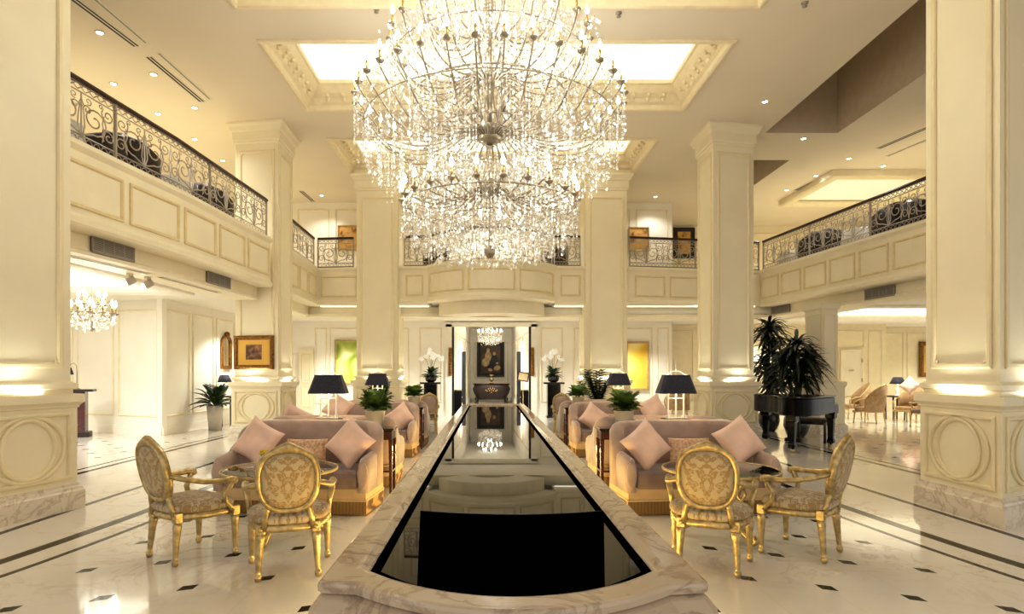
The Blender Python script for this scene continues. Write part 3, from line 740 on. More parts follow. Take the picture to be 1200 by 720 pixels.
# lit tray in the right gallery ceiling
a_, b_, c_, d_ = 9.75, 12.9, 16.8, 19.4
mb = MB(); mb.sweep([(a_,c_),(b_,c_),(b_,d_),(a_,d_)], [(.25,CEIL),(.25,CEIL-.16),(.2,CEIL-.2),(0,CEIL-.2),(-.06,CEIL-.15),(-.06,CEIL-.08),(.1,CEIL-.06),(.1,CEIL)], closed=True)
tr = struct('trim_6', mb, M['trim'], 'dropped cream tray frame in the right gallery ceiling', 'ceiling tray')
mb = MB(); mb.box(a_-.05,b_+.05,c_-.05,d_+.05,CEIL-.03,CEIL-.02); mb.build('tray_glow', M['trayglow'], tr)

def hit_path(px, pts, out):
    P = Path(pts); best = None
    for k in range(2001):
        t = P.len*k/2000; q = P.at(t,out)
        e = abs(CX+q.x*F/q.y-px)
        if best is None or e < best[0]: best = (e,t,q)
    return P, best[1], best[2]
M['ventback'] = simple('vent_shadow', (92,84,76), .7, var=.05)
def vent(px0, px1, py0, py1, pts, label, out=-.27):
    P, t0, q0 = hit_path(px0, pts, out); _, t1, q1 = hit_path(px1, pts, out)
    zc = EYE+(CY-(py0+py1)/2)*((q0.y+q1.y)/2)/F; h = .105
    base = Vector((q0.x,q0.y,zc-h)); d = q1-q0; ang = math.atan2(d.y,d.x); l = Vector((d.x,d.y)).length
    r = empty('wall_vent', base, ang, label, 'air vent', 'grey air vents under the galleries')
    nrm = -1  # local -y faces the hall
    mb = MB(); mb.box(0,l,-.012,.03,0,2*h); mb.build('backing', M['ventback'], r)
    mb = MB()
    mb.box(-.015,l+.015,-.02,0,-.015,.012); mb.box(-.015,l+.015,-.02,0,2*h-.012,2*h+.015); mb.box(-.015,.012,-.02,0,0,2*h); mb.box(l-.012,l+.015,-.02,0,0,2*h)
    for k in (1,2,3): mb.box(l*k/4-.008,l*k/4+.008,-.02,0,0,2*h)
    mb.build('frame', M['grille'], r)
    mb = MB()
    for k in range(9): mb.box(.01,l-.01,-.019,-.010,.014+k*.021,.014+k*.021+.011)
    mb.build('louvre', M['grille'], r)
vent(108,156,280.5,303.5, left_near, 'grey air vent nearest on the beam under the left gallery')
vent(243,269,320.5,336, left_near, 'grey air vent farther along the beam under the left gallery, near the column')
vent(905,925,358,366.5, right, 'grey air vent under the right gallery above the tall palm')
vent(1014.5,1048,337,349.5, right, 'grey air vent under the right gallery near the big right column')
# track slots and spotlights under the left gallery beam
slot((78,299),(175,321),'dark track slot nearest under the left gallery beam',.07,3.08)
slot((189,325),(256,343),'dark track slot farther under the left gallery beam',.07,3.08)
for (px,py),lab in (((152,327),'white gimbal spotlight under the left gallery beam, nearer of the pair'),((173,331),'white gimbal spotlight under the left gallery beam, farther of the pair')):
    p = fl(px, py-6, 3.08); p.z = 3.08; r = empty('spotlight', p, .6, lab, 'spotlight', 'spotlights under the left gallery')
    mb = MB(); mb.box(-.05,.05,-.05,.05,-.03,0); mb.tube([(0,0,-.03),(0,0,-.08)], .015, 6); mb.build('bracket', M['clear'], r)
    mb = MB(); mb.tube([(.07,0,-.08),(-.03,0,-.14),(-.05,0,-.15)], [.06,.065,.05], 12); mb.build('head', M['pot'], r)
    mb = MB(); mb.sphere((-.055,0,-.152), .042, 8, 6); mb.build('lens', M['lamp'], r)

# ---------------------------------------------------------------- pictures
def ray_x(px, p, dirv):
    """where the sight line of a pixel column meets a plan line p + t*dir"""
    r = (px-CX)/F
    t = (r*p[1]-p[0])/(dirv[0]-r*dirv[1])
    return Vector((p[0]+dirv[0]*t, p[1]+dirv[1]*t, 0))
def picture(px0, px1, py0, py1, p, dirv, label, frame_mat, canvas_mat, fw, ornate=False, mat_w=0, mat_mat=None, cat='painting', fgroup=None, name='framed_painting'):
    A = ray_x(px0, p, dirv); Bq = ray_x(px1, p, dirv)
    z0, z1 = EYE+(CY-py1)*(A.y+Bq.y)/2/F, EYE+(CY-py0)*(A.y+Bq.y)/2/F
    w_ = (Bq-A).length; ang = math.atan2(Bq.y-A.y, Bq.x-A.x); h_ = z1-z0
    c = (A+Bq)/2; r = empty(name, (c.x,c.y,z0), ang, label, cat, fgroup)
    mp = lambda u,o,z: (u,-o,z)
    mb = MB(); mb.frame(mp, -w_/2, w_/2, 0, h_, [(0,0),(0,.04),(fw*.15,.055),(fw*.4,.045),(fw*.6,.06),(fw*.85,.035),(fw,.03),(fw,0)])
    if ornate:
        n = int((w_+h_)*2/.055)
        for k in range(n):
            t = k/n*(2*w_+2*h_-8*fw*.5); W_, H_ = w_-fw, h_-fw
            t = k/n*2*(W_+H_)
            if t < W_: q = (t-W_/2, fw/2)
            elif t < W_+H_: q = (W_/2, fw/2+t-W_)
            elif t < 2*W_+H_: q = (W_/2-(t-W_-H_), fw/2+H_)
            else: q = (-W_/2, fw/2+H_-(t-2*W_-H_))
            mb.sphere((q[0],-.05,q[1]), fw*.38, 6, 4, (1,.6,1))
    mb.build('frame', frame_mat, r)
    mb = MB(); mb.box(-w_/2+fw*.9,w_/2-fw*.9,-.025,-.01,fw*.9,h_-fw*.9); mb.build('mount' if mat_w else 'canvas', mat_mat or canvas_mat, r)
    if mat_w:
        a = w_*mat_w; b = h_*mat_w*.95
        mb = MB(); mb.box(-w_/2+a,w_/2-a,-.03,-.02,b,h_-b*.95); mb.build('canvas', canvas_mat, r)
    return r, w_, h_
M['sketch'] = make_canvas('brown_sketch', [(.3,(176,132,70)),(.5,(120,80,48)),(.62,(60,38,28)),(.8,(150,110,70))], 9.0)
M['ochre']  = make_canvas('ochre_mount', [(.2,(214,168,62)),(.8,(228,184,84))], 3.0)
M['green']  = make_canvas('soft_green_abstract', [(.30,(238,240,190)),(.45,(208,214,120)),(.58,(150,170,60)),(.7,(98,128,40))], 1.5, 1.0)
M['goldab'] = make_canvas('soft_gold_abstract', [(.25,(250,240,190)),(.45,(240,214,100)),(.6,(222,178,40)),(.8,(206,152,30))], .9, 1.0)
M['rust']   = make_canvas('aged_gold_picture', [(.3,(214,174,96)),(.55,(196,150,76)),(.66,(96,62,36)),(.8,(180,140,70))], 4.0)
M['oil']    = make_canvas('dark_oil_ground', [(.3,(44,36,28)),(.6,(84,68,50)),(.8,(112,92,66))], 2.2)
M['oldgold']= simple('antique_gilt_frame', (150,104,44), .35, .7, var=.35, scale=30, bump=.5)
M['darkfr'] = simple('black_gilt_edged_frame', (30,24,20), .35, .2, var=.2)
ud = Vector((1,-.16)).normalized(); Mx, s, h = C2L; pf = Mx @ Vector((0,-s-.012,0))
picture(275,321.5,393.5,433, pf, ud, 'small brown sketch in an ornate gilt frame with wide ochre mount, on a column', M['oldgold'], M['sketch'], .10, True, .30, M['ochre'])
picture(392.5,421,398.5,450, (0,19.96), (1,0), 'soft green abstract painting in pale frame, half hidden by the far left column', M['goldpale'], M['green'], .06)
picture(733,760.5,400.5,457.5, (0,19.96), (1,0), 'soft golden abstract painting in pale frame right of the far right column', M['goldpale'], M['goldab'], .07)
pr_, w_, h_ = picture(559,591,401,441.8, (0,29.95), (1,0), 'large dark portrait of two sitters in a wide black frame above the commode', M['darkfr'], M['oil'], .20)
def flat_fig(name, c, shapes):
    mb = MB()
    for cx_, cz_, rx_, rz_ in shapes: mb.lathe([(1,0),(.9,.012),(.4,.02)], 16, M=Matrix.Translation((cx_,-.026,cz_)) @ Matrix.Scale(rx_,4,(1,0,0)) @ Matrix.Scale(rz_,4,(0,0,1)) @ Matrix.Rotation(PI/2,4,'X'))
    return mb.build(name, c, pr_)
flat_fig('painted_light_figure', simple('painted_ivory', (196,172,128), .7, var=.2), [(-.12,1.02,.17,.26),(-.13,1.33,.085,.11),(-.26,.72,.2,.22),(.3,.45,.2,.14)])
flat_fig('painted_dark_figure', simple('painted_dark_blue', (42,42,52), .7, var=.25), [(.17,.75,.2,.34),(.05,.5,.22,.16)])
flat_fig('painted_pale_faces', simple('painted_skin', (206,170,130), .7, var=.1), [(.18,1.16,.075,.10),(-.12,1.34,.06,.085),(.30,.68,.09,.06),(-.02,.36,.12,.10)])
picture(396,419.5,264.5,293.5, (0,19.76), (1,0), 'aged gold picture on the upper wall left of the far left column', M['goldpale'], M['rust'], .05)
picture(736.5,760.5,266.5,295, (0,19.76), (1,0), 'aged gold picture on the upper wall right of the far right column', M['goldpale'], M['rust'], .05)
picture(789,814,267,303, (0,22.96), (1,0), 'dark framed painting on the upper wall deep behind the right column', M['darkfr'], M['rust'], .16)
picture(1077,1104,400.5,442, (0,22.54), (1,0), 'gilt framed painting with gold mount on the right lounge wall', M['oldgold'], M['sketch'], .16, True, .3, M['ochre'])
for px0,px1,lab in ((525.5,529.5,'narrow carved gilt wall ornament left of the doorway'),(622,626,'narrow carved gilt wall ornament right of the doorway')):
    A, Bq = at(px0,441,19.9), at(px1,407.5,19.9)
    r = empty('wall_ornament', ((A.x+Bq.x)/2,19.92,A.z), 0, lab, 'ornament', 'gilt ornaments beside the doorway'); mb = MB(); H_ = Bq.z-A.z
    mb.bbox(-.055,.055,-.04,.0,0,H_,.015)
    for k in range(10): mb.sphere((0,-.045,H_*(k+.5)/10), .045, 8, 5, (1,.5,.9))
    mb.build('carving', M['oldgold'], r)
# arched gilt mirror on the left passage wall
A = ray_x(257.5,(-7.57,13.8),(.17,6.2)); Bq = ray_x(269.5,(-7.57,13.8),(.17,6.2)); d = (Bq-A); ang = math.atan2(d.y,d.x)
r = empty('wall_mirror', (A.x+.02,A.y,1.55), ang, 'arched gilt framed mirror on the left passage wall', 'mirror')
wd = d.length; mb = MB(); rings = []
outl = lambda i: [(wd*.0+i,-.0,0+i),(wd-i,0,0+i)]+[(wd/2+(wd/2-i)*math.cos(PI*k/10),0,.75+(.2-i*.5)*math.sin(PI*k/10)) for k in range(11)]
rings = [[(x,o,z) for x,_,z in outl(i)] for i,o in ((0,0),(0,-.05),(.05,-.07),(.10,-.03),(.10,0))]
mb.loft(rings, smooth=False); mb.sphere((wd/2,-.05,.98), .08, 8, 6); mb.build('frame', M['oldgold'], r)
mb = MB(); pts = outl(.08); mb.add([(x,-.012,z) for x,_,z in pts], [tuple(range(len(pts)))]); mb.build('mirror_glass', simple('silvered_glass', (214,206,186), .04, 1.0, var=.02), r)
# ---------------------------------------------------------------- chandeliers
def strand(mb, top, length, rnd, step=.048, r=.0115, drop=.07):
    x, y, z = top; n = int((length-drop)/step)
    for k in range(n):
        rr = r*rnd.uniform(.7,1.25)
        mb.octa((x,y,z-step*(k+.5)), rr, step*.42, rnd.uniform(0,PI))
    mb.octa((x,y,z-length+drop*.62), r*1.7, drop*.62, rnd.uniform(0,PI), drop*.38)
def ring_strands(mb, R, z, length, n, rnd, jr=.05, jl=.15, jz=.04, c=(0,0), gap=0.0):
    for k in range(n):
        a = 2*PI*(k+rnd.uniform(-.3,.3))/n
        if gap and abs(a-1.5*PI) < gap: continue
        rr = R+rnd.uniform(-jr,jr)
        strand(mb, (c[0]+rr*math.cos(a), c[1]+rr*math.sin(a), z+rnd.uniform(-jz,jz)), length*rnd.uniform(1-jl,1+jl), rnd)
def swag(mb, p, q, sag, rnd, step=.055, r=.012):
    p, q = Vector(p), Vector(q); n = max(3, int((q-p).length*1.15/step))
    for k in range(1,n):
        t = k/n; v = p.lerp(q,t); v.z -= sag*4*t*(1-t)
        mb.octa(v, r*rnd.uniform(.7,1.3), r*1.5, rnd.uniform(0,PI))
def chandelier_arm(root, a, R, zc, r0, z0, dip, lit=True, detail=True):
    """S-shaped arm from the stem to a drip pan with candle and bulb, at angle a"""
    ca, sa = math.cos(a), math.sin(a)
    pr = [(r0,z0),(r0+.12*(R-r0),z0+.05),(r0+.3*(R-r0),z0-.02-dip*.5),(r0+.52*(R-r0),z0-dip),(r0+.75*(R-r0),z0-dip*.75+.1*(zc-z0)),(r0+.92*(R-r0),z0+.45*(zc-z0)),(R,zc-.05),(R,zc)]
    sm = []
    for k in range(len(pr)-1):
        for q in range(3):
            t = q/3; p0 = pr[max(k-1,0)]; p1 = pr[k]; p2 = pr[k+1]; p3 = pr[min(k+2,len(pr)-1)]
            sm.append(tuple(.5*((2*p1[i])+(-p0[i]+p2[i])*t+(2*p0[i]-5*p1[i]+4*p2[i]-p3[i])*t*t+(-p0[i]+3*p1[i]-3*p2[i]+p3[i])*t**3) for i in (0,1)))
    sm.append(pr[-1])
    mb = MB(); mb.tube([(x*ca,x*sa,z) for x,z in sm], [.014-.005*k/len(sm) for k in range(len(sm))], 6)
    mb.lathe([(.012,-.03),(.04,-.01),(.055,.012),(.05,.016),(.016,.01)], 10, (R*ca,R*sa,zc))
    arm = mb.build('arm', M['silver'], root)
    mb = MB(); mb.lathe([(.014,.01),(.014,.13),(.010,.135)], 8, (R*ca,R*sa,zc)); mb.build('candle', M['brass'], arm)
    mb = MB(); mb.lathe([(.008,.135),(.024,.155),(.027,.178),(.015,.21),(.002,.25)], 7, (R*ca,R*sa,zc)); mb.build('bulb', M['bulb'], arm)
    return arm
rnd = random.Random(11)
CD = 8.0
big = empty('chandelier', (0,CD,3.0), 0, 'huge two-tier crystal chandelier with candle arms hanging over the pool', 'chandelier')
zz = lambda y: EYE+(CY-y)*CD/F-3.0          # height above the base for a pixel row on the axis
mb = MB()
mb.lathe([(.02,.02),(.05,.10),(.02,.2),(.02,zz(219)-.13),(.03,zz(219)-.1)], 10)
mb.lathe([(.03,zz(219)+.1),(.018,zz(205)),(.018,zz(175)),(.06,zz(172))], 10)
mb.lathe([(.05,zz(150)),(.03,zz(130)),(.05,zz(110)),(.09,zz(90)),(.04,zz(70)),(.05,zz(30)),(.1,zz(10)),(.04,zz(-10)),(.03,4.9)], 12)
mb.build('stem', M['silver'], big)
mb = MB(); mb.sphere((0,0,zz(219)), .125, 20, 12); mb.build('boss', M['silver'], big)
mb = MB(); mb.lathe([(.02,zz(171)),(.10,zz(169)),(.17,zz(163)),(.205,zz(155)),(.215,zz(151)),(.19,zz(150)),(.15,zz(150))], 28)
for k in range(28): mb.tube([(.208*math.cos(2*PI*k/28),.208*math.sin(2*PI*k/28),zz(152)),(.13*math.cos(2*PI*k/28),.13*math.sin(2*PI*k/28),zz(167))], .008, 4)
mb.build('bowl', M['silver'], big)
mb = MB(); mb.sphere((0,0,.10), .075, 14, 8, (1,1,1.25)); mb.build('finial', M['silver'], big)
Rr = [(1.76,2.01,36,.16,1.62,.20),(1.32,2.85,24,.14,2.35,.1),(.86,3.35,16,.12,2.9,.05),(1.16,.74,24,.12,.85,.14)]
for R,zc,n,r0,z0,dip in Rr:
    for k in range(n): chandelier_arm(big, -PI/2+2*PI*(k+.5)/n, R, zc, r0, z0, dip)
# hoops
mb = MB()
for R,z,r in ((1.02,2.1,.014),(1.66,1.72,.008),(1.3,2.55,.008),(.80,1.62,.012),(1.12,.68,.012),(.82,.62,.012),(.5,.55,.012)):
    mb.tube([(R*math.cos(2*PI*k/48),R*math.sin(2*PI*k/48),z) for k in range(48)], r, 5, closed=True)
for k in range(12):
    a = 2*PI*k/12; ca, sa = math.cos(a), math.sin(a)
    mb.tube([(.16*ca,.16*sa,1.75),(.5*ca,.5*sa,1.95),(.85*ca,.85*sa,2.02),(1.02*ca,1.02*sa,2.1)], .009, 5)
    mb.tube([(.05*ca,.05*sa,.95),(.4*ca,.4*sa,.75),(.82*ca,.82*sa,.62),(1.12*ca,1.12*sa,.68)], .009, 5)
    # big loops over the bowl
    mb.tube([((.34+.16*math.cos(t))*ca-.0*sa, (.34+.16*math.cos(t))*sa, 2.05+.17*math.sin(t)) for t in [k2*PI/8-PI*.3 for k2 in range(14)]], .011, 5)
mb.build('hoop_frame', M['silver'], big)
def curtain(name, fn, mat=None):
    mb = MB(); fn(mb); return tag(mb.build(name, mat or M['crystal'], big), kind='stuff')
def up_outer(mb):
    ring_strands(mb, 1.76, 1.98, .55, 72, rnd, .03, .25); ring_strands(mb, 1.66, 1.78, .62, 120, rnd, .06, .2)
    ring_strands(mb, 1.45, 1.6, .62, 110, rnd, .08, .2, gap=.15); ring_strands(mb, 1.2, 1.5, .55, 90, rnd, .1, .2, gap=.2)
    n = 36
    for k in range(n):
        a0 = -PI/2+2*PI*(k+.5)/n; a1 = -PI/2+2*PI*(k+1.5)/n
        swag(mb, (1.76*math.cos(a0),1.76*math.sin(a0),2.0), (1.76*math.cos(a1),1.76*math.sin(a1),2.0), .12, rnd)
        swag(mb, (1.76*math.cos(a0),1.76*math.sin(a0),2.0), (1.30*math.cos(a0),1.30*math.sin(a0),2.78), .12, rnd)
def up_inner(mb):
    ring_strands(mb, 1.32, 2.82, .55, 80, rnd, .05, .25); ring_strands(mb, 1.0, 2.72, .6, 70, rnd, .1, .25); ring_strands(mb, 1.02, 2.1, .5, 60, rnd, .05, .2)
    ring_strands(mb, .86, 3.3, .6, 60, rnd, .05, .25); ring_strands(mb, .55, 2.8, .8, 50, rnd, .15, .25); ring_strands(mb, .3, 3.4, .8, 30, rnd, .1, .3)
    for n, R0, z0, R1, z1 in ((24,1.32,2.82,.86,3.32),(16,.86,3.32,.15,4.2),(30,.15,3.9,1.3,2.85)):
        for k in range(n):
            a = 2*PI*(k+.5)/n
            swag(mb, (R0*math.cos(a),R0*math.sin(a),z0), (R1*math.cos(a+.1),R1*math.sin(a+.1),z1), .15, rnd)
    for k in range(420):     # loose rosettes and drops among the arms
        a = rnd.uniform(0,2*PI); R = 1.6*math.sqrt(rnd.random()); z = 2.0+rnd.random()*(1.7-.6*R)
        mb.octa((R*math.cos(a),R*math.sin(a),z), rnd.uniform(.012,.028), rnd.uniform(.02,.05), a)
def waist(mb):
    ring_strands(mb, .80, 1.62, .78, 130, rnd, .03, .08, gap=.2); ring_strands(mb, .62, 1.58, .75, 80, rnd, .05, .1, gap=.25); ring_strands(mb, .4, 1.55, .7, 40, rnd, .05, .1, gap=.4)
    for k in range(64):
        a = 2*PI*k/64; swag(mb, (.82*math.cos(a),.82*math.sin(a),1.2), (1.14*math.cos(a),1.14*math.sin(a),.8), .06, rnd)
def skirt(mb):
    ring_strands(mb, 1.15, .70, .42, 110, rnd, .03, .2); ring_strands(mb, 1.02, .66, .50, 100, rnd, .05, .2); ring_strands(mb, .84, .62, .60, 110, rnd, .03, .07)
    ring_strands(mb, .66, .6, .60, 80, rnd, .05, .1); ring_strands(mb, .42, .58, .58, 50, rnd, .06, .1)
    n = 24
    for k in range(n):
        a0 = -PI/2+2*PI*(k+.5)/n; a1 = -PI/2+2*PI*(k+1.5)/n
        swag(mb, (1.16*math.cos(a0),1.16*math.sin(a0),.74), (1.16*math.cos(a1),1.16*math.sin(a1),.74), .1, rnd)
        swag(mb, (1.16*math.cos(a0),1.16*math.sin(a0),.76), (.8*math.cos(a0),.8*math.sin(a0),1.1), .08, rnd)
    for k in range(260):
        a = rnd.uniform(0,2*PI); R = 1.1*math.sqrt(rnd.random()); z = .62+rnd.random()*(.75-.4*R)
        mb.octa((R*math.cos(a),R*math.sin(a),z), rnd.uniform(.012,.028), rnd.uniform(.02,.05), a)
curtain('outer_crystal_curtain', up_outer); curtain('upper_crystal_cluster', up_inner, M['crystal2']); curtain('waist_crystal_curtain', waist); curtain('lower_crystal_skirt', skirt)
for z, R, n, e in ((5.25,1.9,8,CHE*.7),(6.0,.7,3,CHE*.8),(3.95,1.28,6,CHE*.45)):
    for k in range(n):
        a = 2*PI*k/n+.3; light('chandelier_glow', 'POINT', (R*math.cos(a),CD+R*math.sin(a),z), e, (255,252,246), .12)
def small_chandelier(loc, R, H, narm, label, chain, seed):
    rn = random.Random(seed); r = empty('chandelier', loc, 0, label, 'chandelier')
    mb = MB(); mb.lathe([(.01,0),(.05,.05),(.02,.12),(.02,H*.4),(.06,H*.5),(.02,H*.6),(.02,H),(.008,H),(.008,H+chain-.05),(.07,H+chain-.04),(.07,H+chain)], 10); mb.build('stem', M['silver'], r)
    for k in range(narm): chandelier_arm(r, 2*PI*k/narm, R, H*.52, .03, H*.4, .06)
    for k in range(narm//2): chandelier_arm(r, 2*PI*(k+.5)/(narm//2), R*.55, H*.78, .03, H*.62, .04)
    mb = MB(); ring_strands(mb, R*.97, H*.5, H*.32, narm*4, rn, R*.06, .3); ring_strands(mb, R*.7, H*.45, H*.36, narm*3, rn, R*.1, .3); ring_strands(mb, R*.4, H*.42, H*.4, narm*2, rn, R*.1, .2)
    for k in range(narm*2):
        a = PI*k/narm; swag(mb, (R*math.cos(a),R*math.sin(a),H*.52), (R*.1*math.cos(a),R*.1*math.sin(a),H*.95), .08, rn, .05)
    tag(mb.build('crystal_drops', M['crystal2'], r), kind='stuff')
    return r
p = at(107.5,389,10.6); small_chandelier(p, .36, .62, 12, 'small crystal chandelier hanging in the left hall', HALL+.45-p.z-.62, 3)
light('hall_chandelier_glow', 'POINT', p+Vector((0,0,.35)), CHE*.35, (255,244,226), .1)
p = at(574,405,26.5); small_chandelier(p, .52, .9, 14, 'small crystal chandelier in the room beyond the doorway', 3.62-p.z-.9, 5)
light('inner_chandelier_glow', 'POINT', p+Vector((0,0,.5)), CHE*.5, (255,244,226), .1)
# ---------------------------------------------------------------- reflecting pool
PXC = .077
pool = empty('reflecting_pool', (PXC,7.0,0), 0, 'long raised marble pool of still black water running down the middle', 'pool')
TOP, WAT = .80, .772
def outline(hw, yn, sag, yf, n=24, notch=0.0):
    """plan ring, counter-clockwise from the far left: down the left side, bowed front, up the right side"""
    pts = [(-hw,yf),(-hw,yf*.66+yn*.34),(-hw,yf*.33+yn*.67),(-hw,yn+.001)]
    if notch: pts += [(-hw+.02,yn-.02),(-hw+notch,yn-.035)]
    else: pts += [(-hw,yn),(-hw+.001,yn-.001)]
    w0 = hw-(notch or .001)
    for k in range(1,n):
        x = -w0+2*w0*k/n; pts.append((x, yn-.035*(1 if notch else 0)-sag*(1-(x/w0)**2)))
    if notch: pts += [(hw-notch,yn-.035),(hw-.02,yn-.02)]
    else: pts += [(hw-.001,yn-.001),(hw,yn)]
    pts += [(hw,yn+.001),(hw,yf*.33+yn*.67),(hw,yf*.66+yn*.34),(hw,yf)]
    return [(x, y-7.0) for x,y in pts]
def ring(o, z, inner=False):
    if inner: return [(x,y,z) for x,y in outline(.510+o, 2.155-o, .265, 12.55+o)]
    return [(x,y,z) for x,y in outline(.652+o, 1.99-o, .215, 12.72+o, notch=.135)]
mb = MB()
mb.loft([ring(0,WAT-.06,True), ring(0,WAT+.004,True), ring(.004,WAT+.009,True), ring(.016,WAT+.011,True), ring(.02,TOP-.012,True), ring(.028,TOP-.003,True), ring(.04,TOP,True),
         ring(-.014,TOP), ring(-.004,TOP-.004), ring(0,TOP-.014), ring(-.002,TOP-.034), ring(-.014,TOP-.042)], smooth=False)
mb.build('coping', M['coping'], pool)
mb = MB(); mb.loft([ring(-.02,TOP-.04), ring(.0,TOP-.055), ring(.022,TOP-.085), ring(.026,TOP-.13), ring(.012,TOP-.19), ring(-.02,TOP-.25), ring(-.03,.14), ring(.01,.12), ring(.015,0)], smooth=False)
mb.build('base', M['coping'], pool)
r0 = outline(.514,2.151,.265,12.554)
mb = MB(); mb.add([(x,y,WAT) for x,y in r0], [tuple(range(len(r0)))]); mb.build('water', M['water'], pool)
# black lining just under the coping, seen as a dark line round the water
mb = MB(); mb.loft([[(x,y,WAT+.001) for x,y in outline(.512,2.153,.265,12.55)], [(x,y,WAT+.0015) for x,y in outline(.472,2.162,.265,12.53)]]); mb.build('basin_lining', M['dullblack'], pool)
# added matt black plate that blacks out the near part of the reflection
y1 = 3.095-7
n = 14; far_ = [(-.437+.951*k/n, y1-.08*(1-(2*k/n-1)**2)) for k in range(n+1)]
near_ = [(x_, 2.153-7-.265*(1-(x_/.512)**2)) for x_ in [.305-.625*k/n for k in range(n+1)]]
mb = MB(); poly = far_+near_; mb.add([(x,y,WAT+.003) for x,y in poly], [tuple(reversed(range(len(poly))))]); mb.build('blackout_plate', M['dullblack'], pool)
mb = MB()
mb.tube([(x,y,WAT+.003) for x,y in far_], .0025, 4); mb.build('blackout_edge', M['black'], pool)
# warm light tucked under the long sides
for s in (-1,1):
    light('pool_underglow', 'AREA', (PXC+s*.72,6.8,.10), 26*GLOW, (255,222,140), .05, (0,s*PI/2*-1.0,0), 8.5)
# ---------------------------------------------------------------- oval-backed gilt armchairs (face +y)
def make_chair(name, fab_s, fab_b, frame, label, group):
    r = empty(name, (0,0,0), 0, label, 'chair', group)
    def seat_ring(o, z, dome=0):
        pts = []
        for k in range(28):
            a = 2*PI*k/28; c_, s_ = math.cos(a), math.sin(a)
            e = .55
            x = math.copysign(abs(c_)**e, c_); y = math.copysign(abs(s_)**e, s_)
            wd = .285+.02*y+o if y > 0 else .285+.075*y+o
            pts.append((x*wd, y*(.245+o), z))
        return pts
    mb = MB(); mb.loft([seat_ring(-.02,.335), seat_ring(0,.345), seat_ring(.008,.36), seat_ring(0,.385), seat_ring(-.01,.395)], caps=True, smooth=True)
    for x,y in ((-.19,-.205),(.19,-.205),(-.28,.215),(.28,.215)):
        mb.bbox(x-.032,x+.032,y-.03,y+.03,.325,.405,.006); mb.sphere((x,y+(-.032 if y<0 else .032),.365), .018, 8, 5, (1,.5,1))
    mb.build('seat_rail', frame, r)
    mb = MB(); mb.loft([seat_ring(-.015,.39), seat_ring(.012,.41), seat_ring(.016,.435), seat_ring(-.005,.462), seat_ring(-.06,.482), seat_ring(-.15,.492)], caps=True, smooth=True); mb.build('seat', fab_s, r)
    for x,y in ((-.19,-.205),(.19,-.205),(-.28,.215),(.28,.215)):
        ox = math.copysign(.022, x)*(.8 if y<0 else .3); oy = -.03 if y < 0 else .0
        mb = MB(); T = [0,.12,.2,.8,.86,.88,.93,.97,1.0]; R = [.030,.034,.030,.019,.017,.024,.026,.022,.016]
        mb.tube([(x+ox*t, y+oy*t, .335*(1-t)) for t in T], R, 10); mb.build('leg', frame, r)
    # back, tilted: y of the back plane at height z
    yb = lambda z: -.225-.20*(z-.40)
    def oval(o, dy, n=36, crest=0.0):
        pts = []
        for k in range(n):
            a = 2*PI*k/n; c_, s_ = math.cos(a), math.sin(a)
            x = (.192+o)*math.copysign(abs(c_)**.74, c_)*(1+.05*s_); z = .718+(.214+o)*math.copysign(abs(s_)**.84, s_)
            if crest: z += crest*max(0,1-abs(x)/.12)**1.3*(1 if s_ > 0 else 0)
            pts.append((x, yb(z)+dy, z))
        return pts
    mb = MB()
    mb.loft([oval(-.012,-.018), oval(-.006,-.028), oval(.012,-.034,crest=.025), oval(.024,-.026,crest=.04), oval(.030,0,crest=.045), oval(.023,.026,crest=.04), oval(.010,.034,crest=.02), oval(-.008,.026), oval(-.012,.016)], smooth=True, wrap=True)
    for s in (-1,1):
        mb.tube([(s*.13,yb(.545),.545),(s*.148,yb(.50),.50),(s*.158,yb(.44),.44),(s*.172,-.212,.36)], [.022,.024,.024,.028], 8)
    mb.tube([(-.145,yb(.505),.505),(-.08,yb(.515),.515),(0,yb(.515),.515),(.08,yb(.515),.515),(.145,yb(.505),.505)], .018, 8)
    mb.build('back_frame', frame, r)
    mb = MB(); mb.loft([oval(-.18,-.050), oval(-.10,-.048), oval(-.05,-.040), oval(-.008,-.018), oval(-.005,.015), oval(-.05,.045), oval(-.10,.053), oval(-.18,.056)], caps=True, smooth=True); mb.build('backrest', fab_b, r)
    for s in (-1,1):
        mb = MB()
        mb.tube([(s*.20,yb(.70)+.01,.70),(s*.265,-.20,.672),(s*.305,-.06,.636),(s*.322,.07,.625),(s*.325,.15,.632),(s*.322,.195,.622),(s*.318,.20,.598)], [.022,.022,.021,.023,.028,.026,.016], 8)
        mb.tube([(s*.322,.165,.615),(s*.318,.150,.57),(s*.300,.115,.51),(s*.292,.125,.45),(s*.288,.175,.40),(s*.288,.20,.37)], [.022,.024,.022,.022,.024,.026], 8)
        mb.sphere((s*.325,.185,.618), .032, 8, 6)
        mb.build('arm', frame, r)
    return r
used = []
gc = make_chair('armchair', M['damask_s'], M['damask'], M['gold'], 'x', 'gilt oval-backed armchairs at the glass tables')
for loc, rz, lab in (((-2.44,4.88,0),-36,'gilt oval-backed damask armchair turned sideways at the left glass table, nearest the left column'),
                     ((-1.52,4.53,0),17,'gilt oval-backed damask armchair seen from behind at the left glass table, beside the pool'),
                     ((1.70,4.62,0),-23.5,'gilt oval-backed damask armchair seen from behind at the right glass table, beside the pool'),
                     ((2.59,4.97,0),45,'gilt oval-backed damask armchair turned sideways at the right glass table, nearest the right column')):
    place(gc, used, loc, math.radians(rz), lab)
used = []
fc = make_chair('armchair', M['velvet2'], M['velvet'], M['goldpale'], 'x', 'oval-backed armchairs at the far end of the pool')
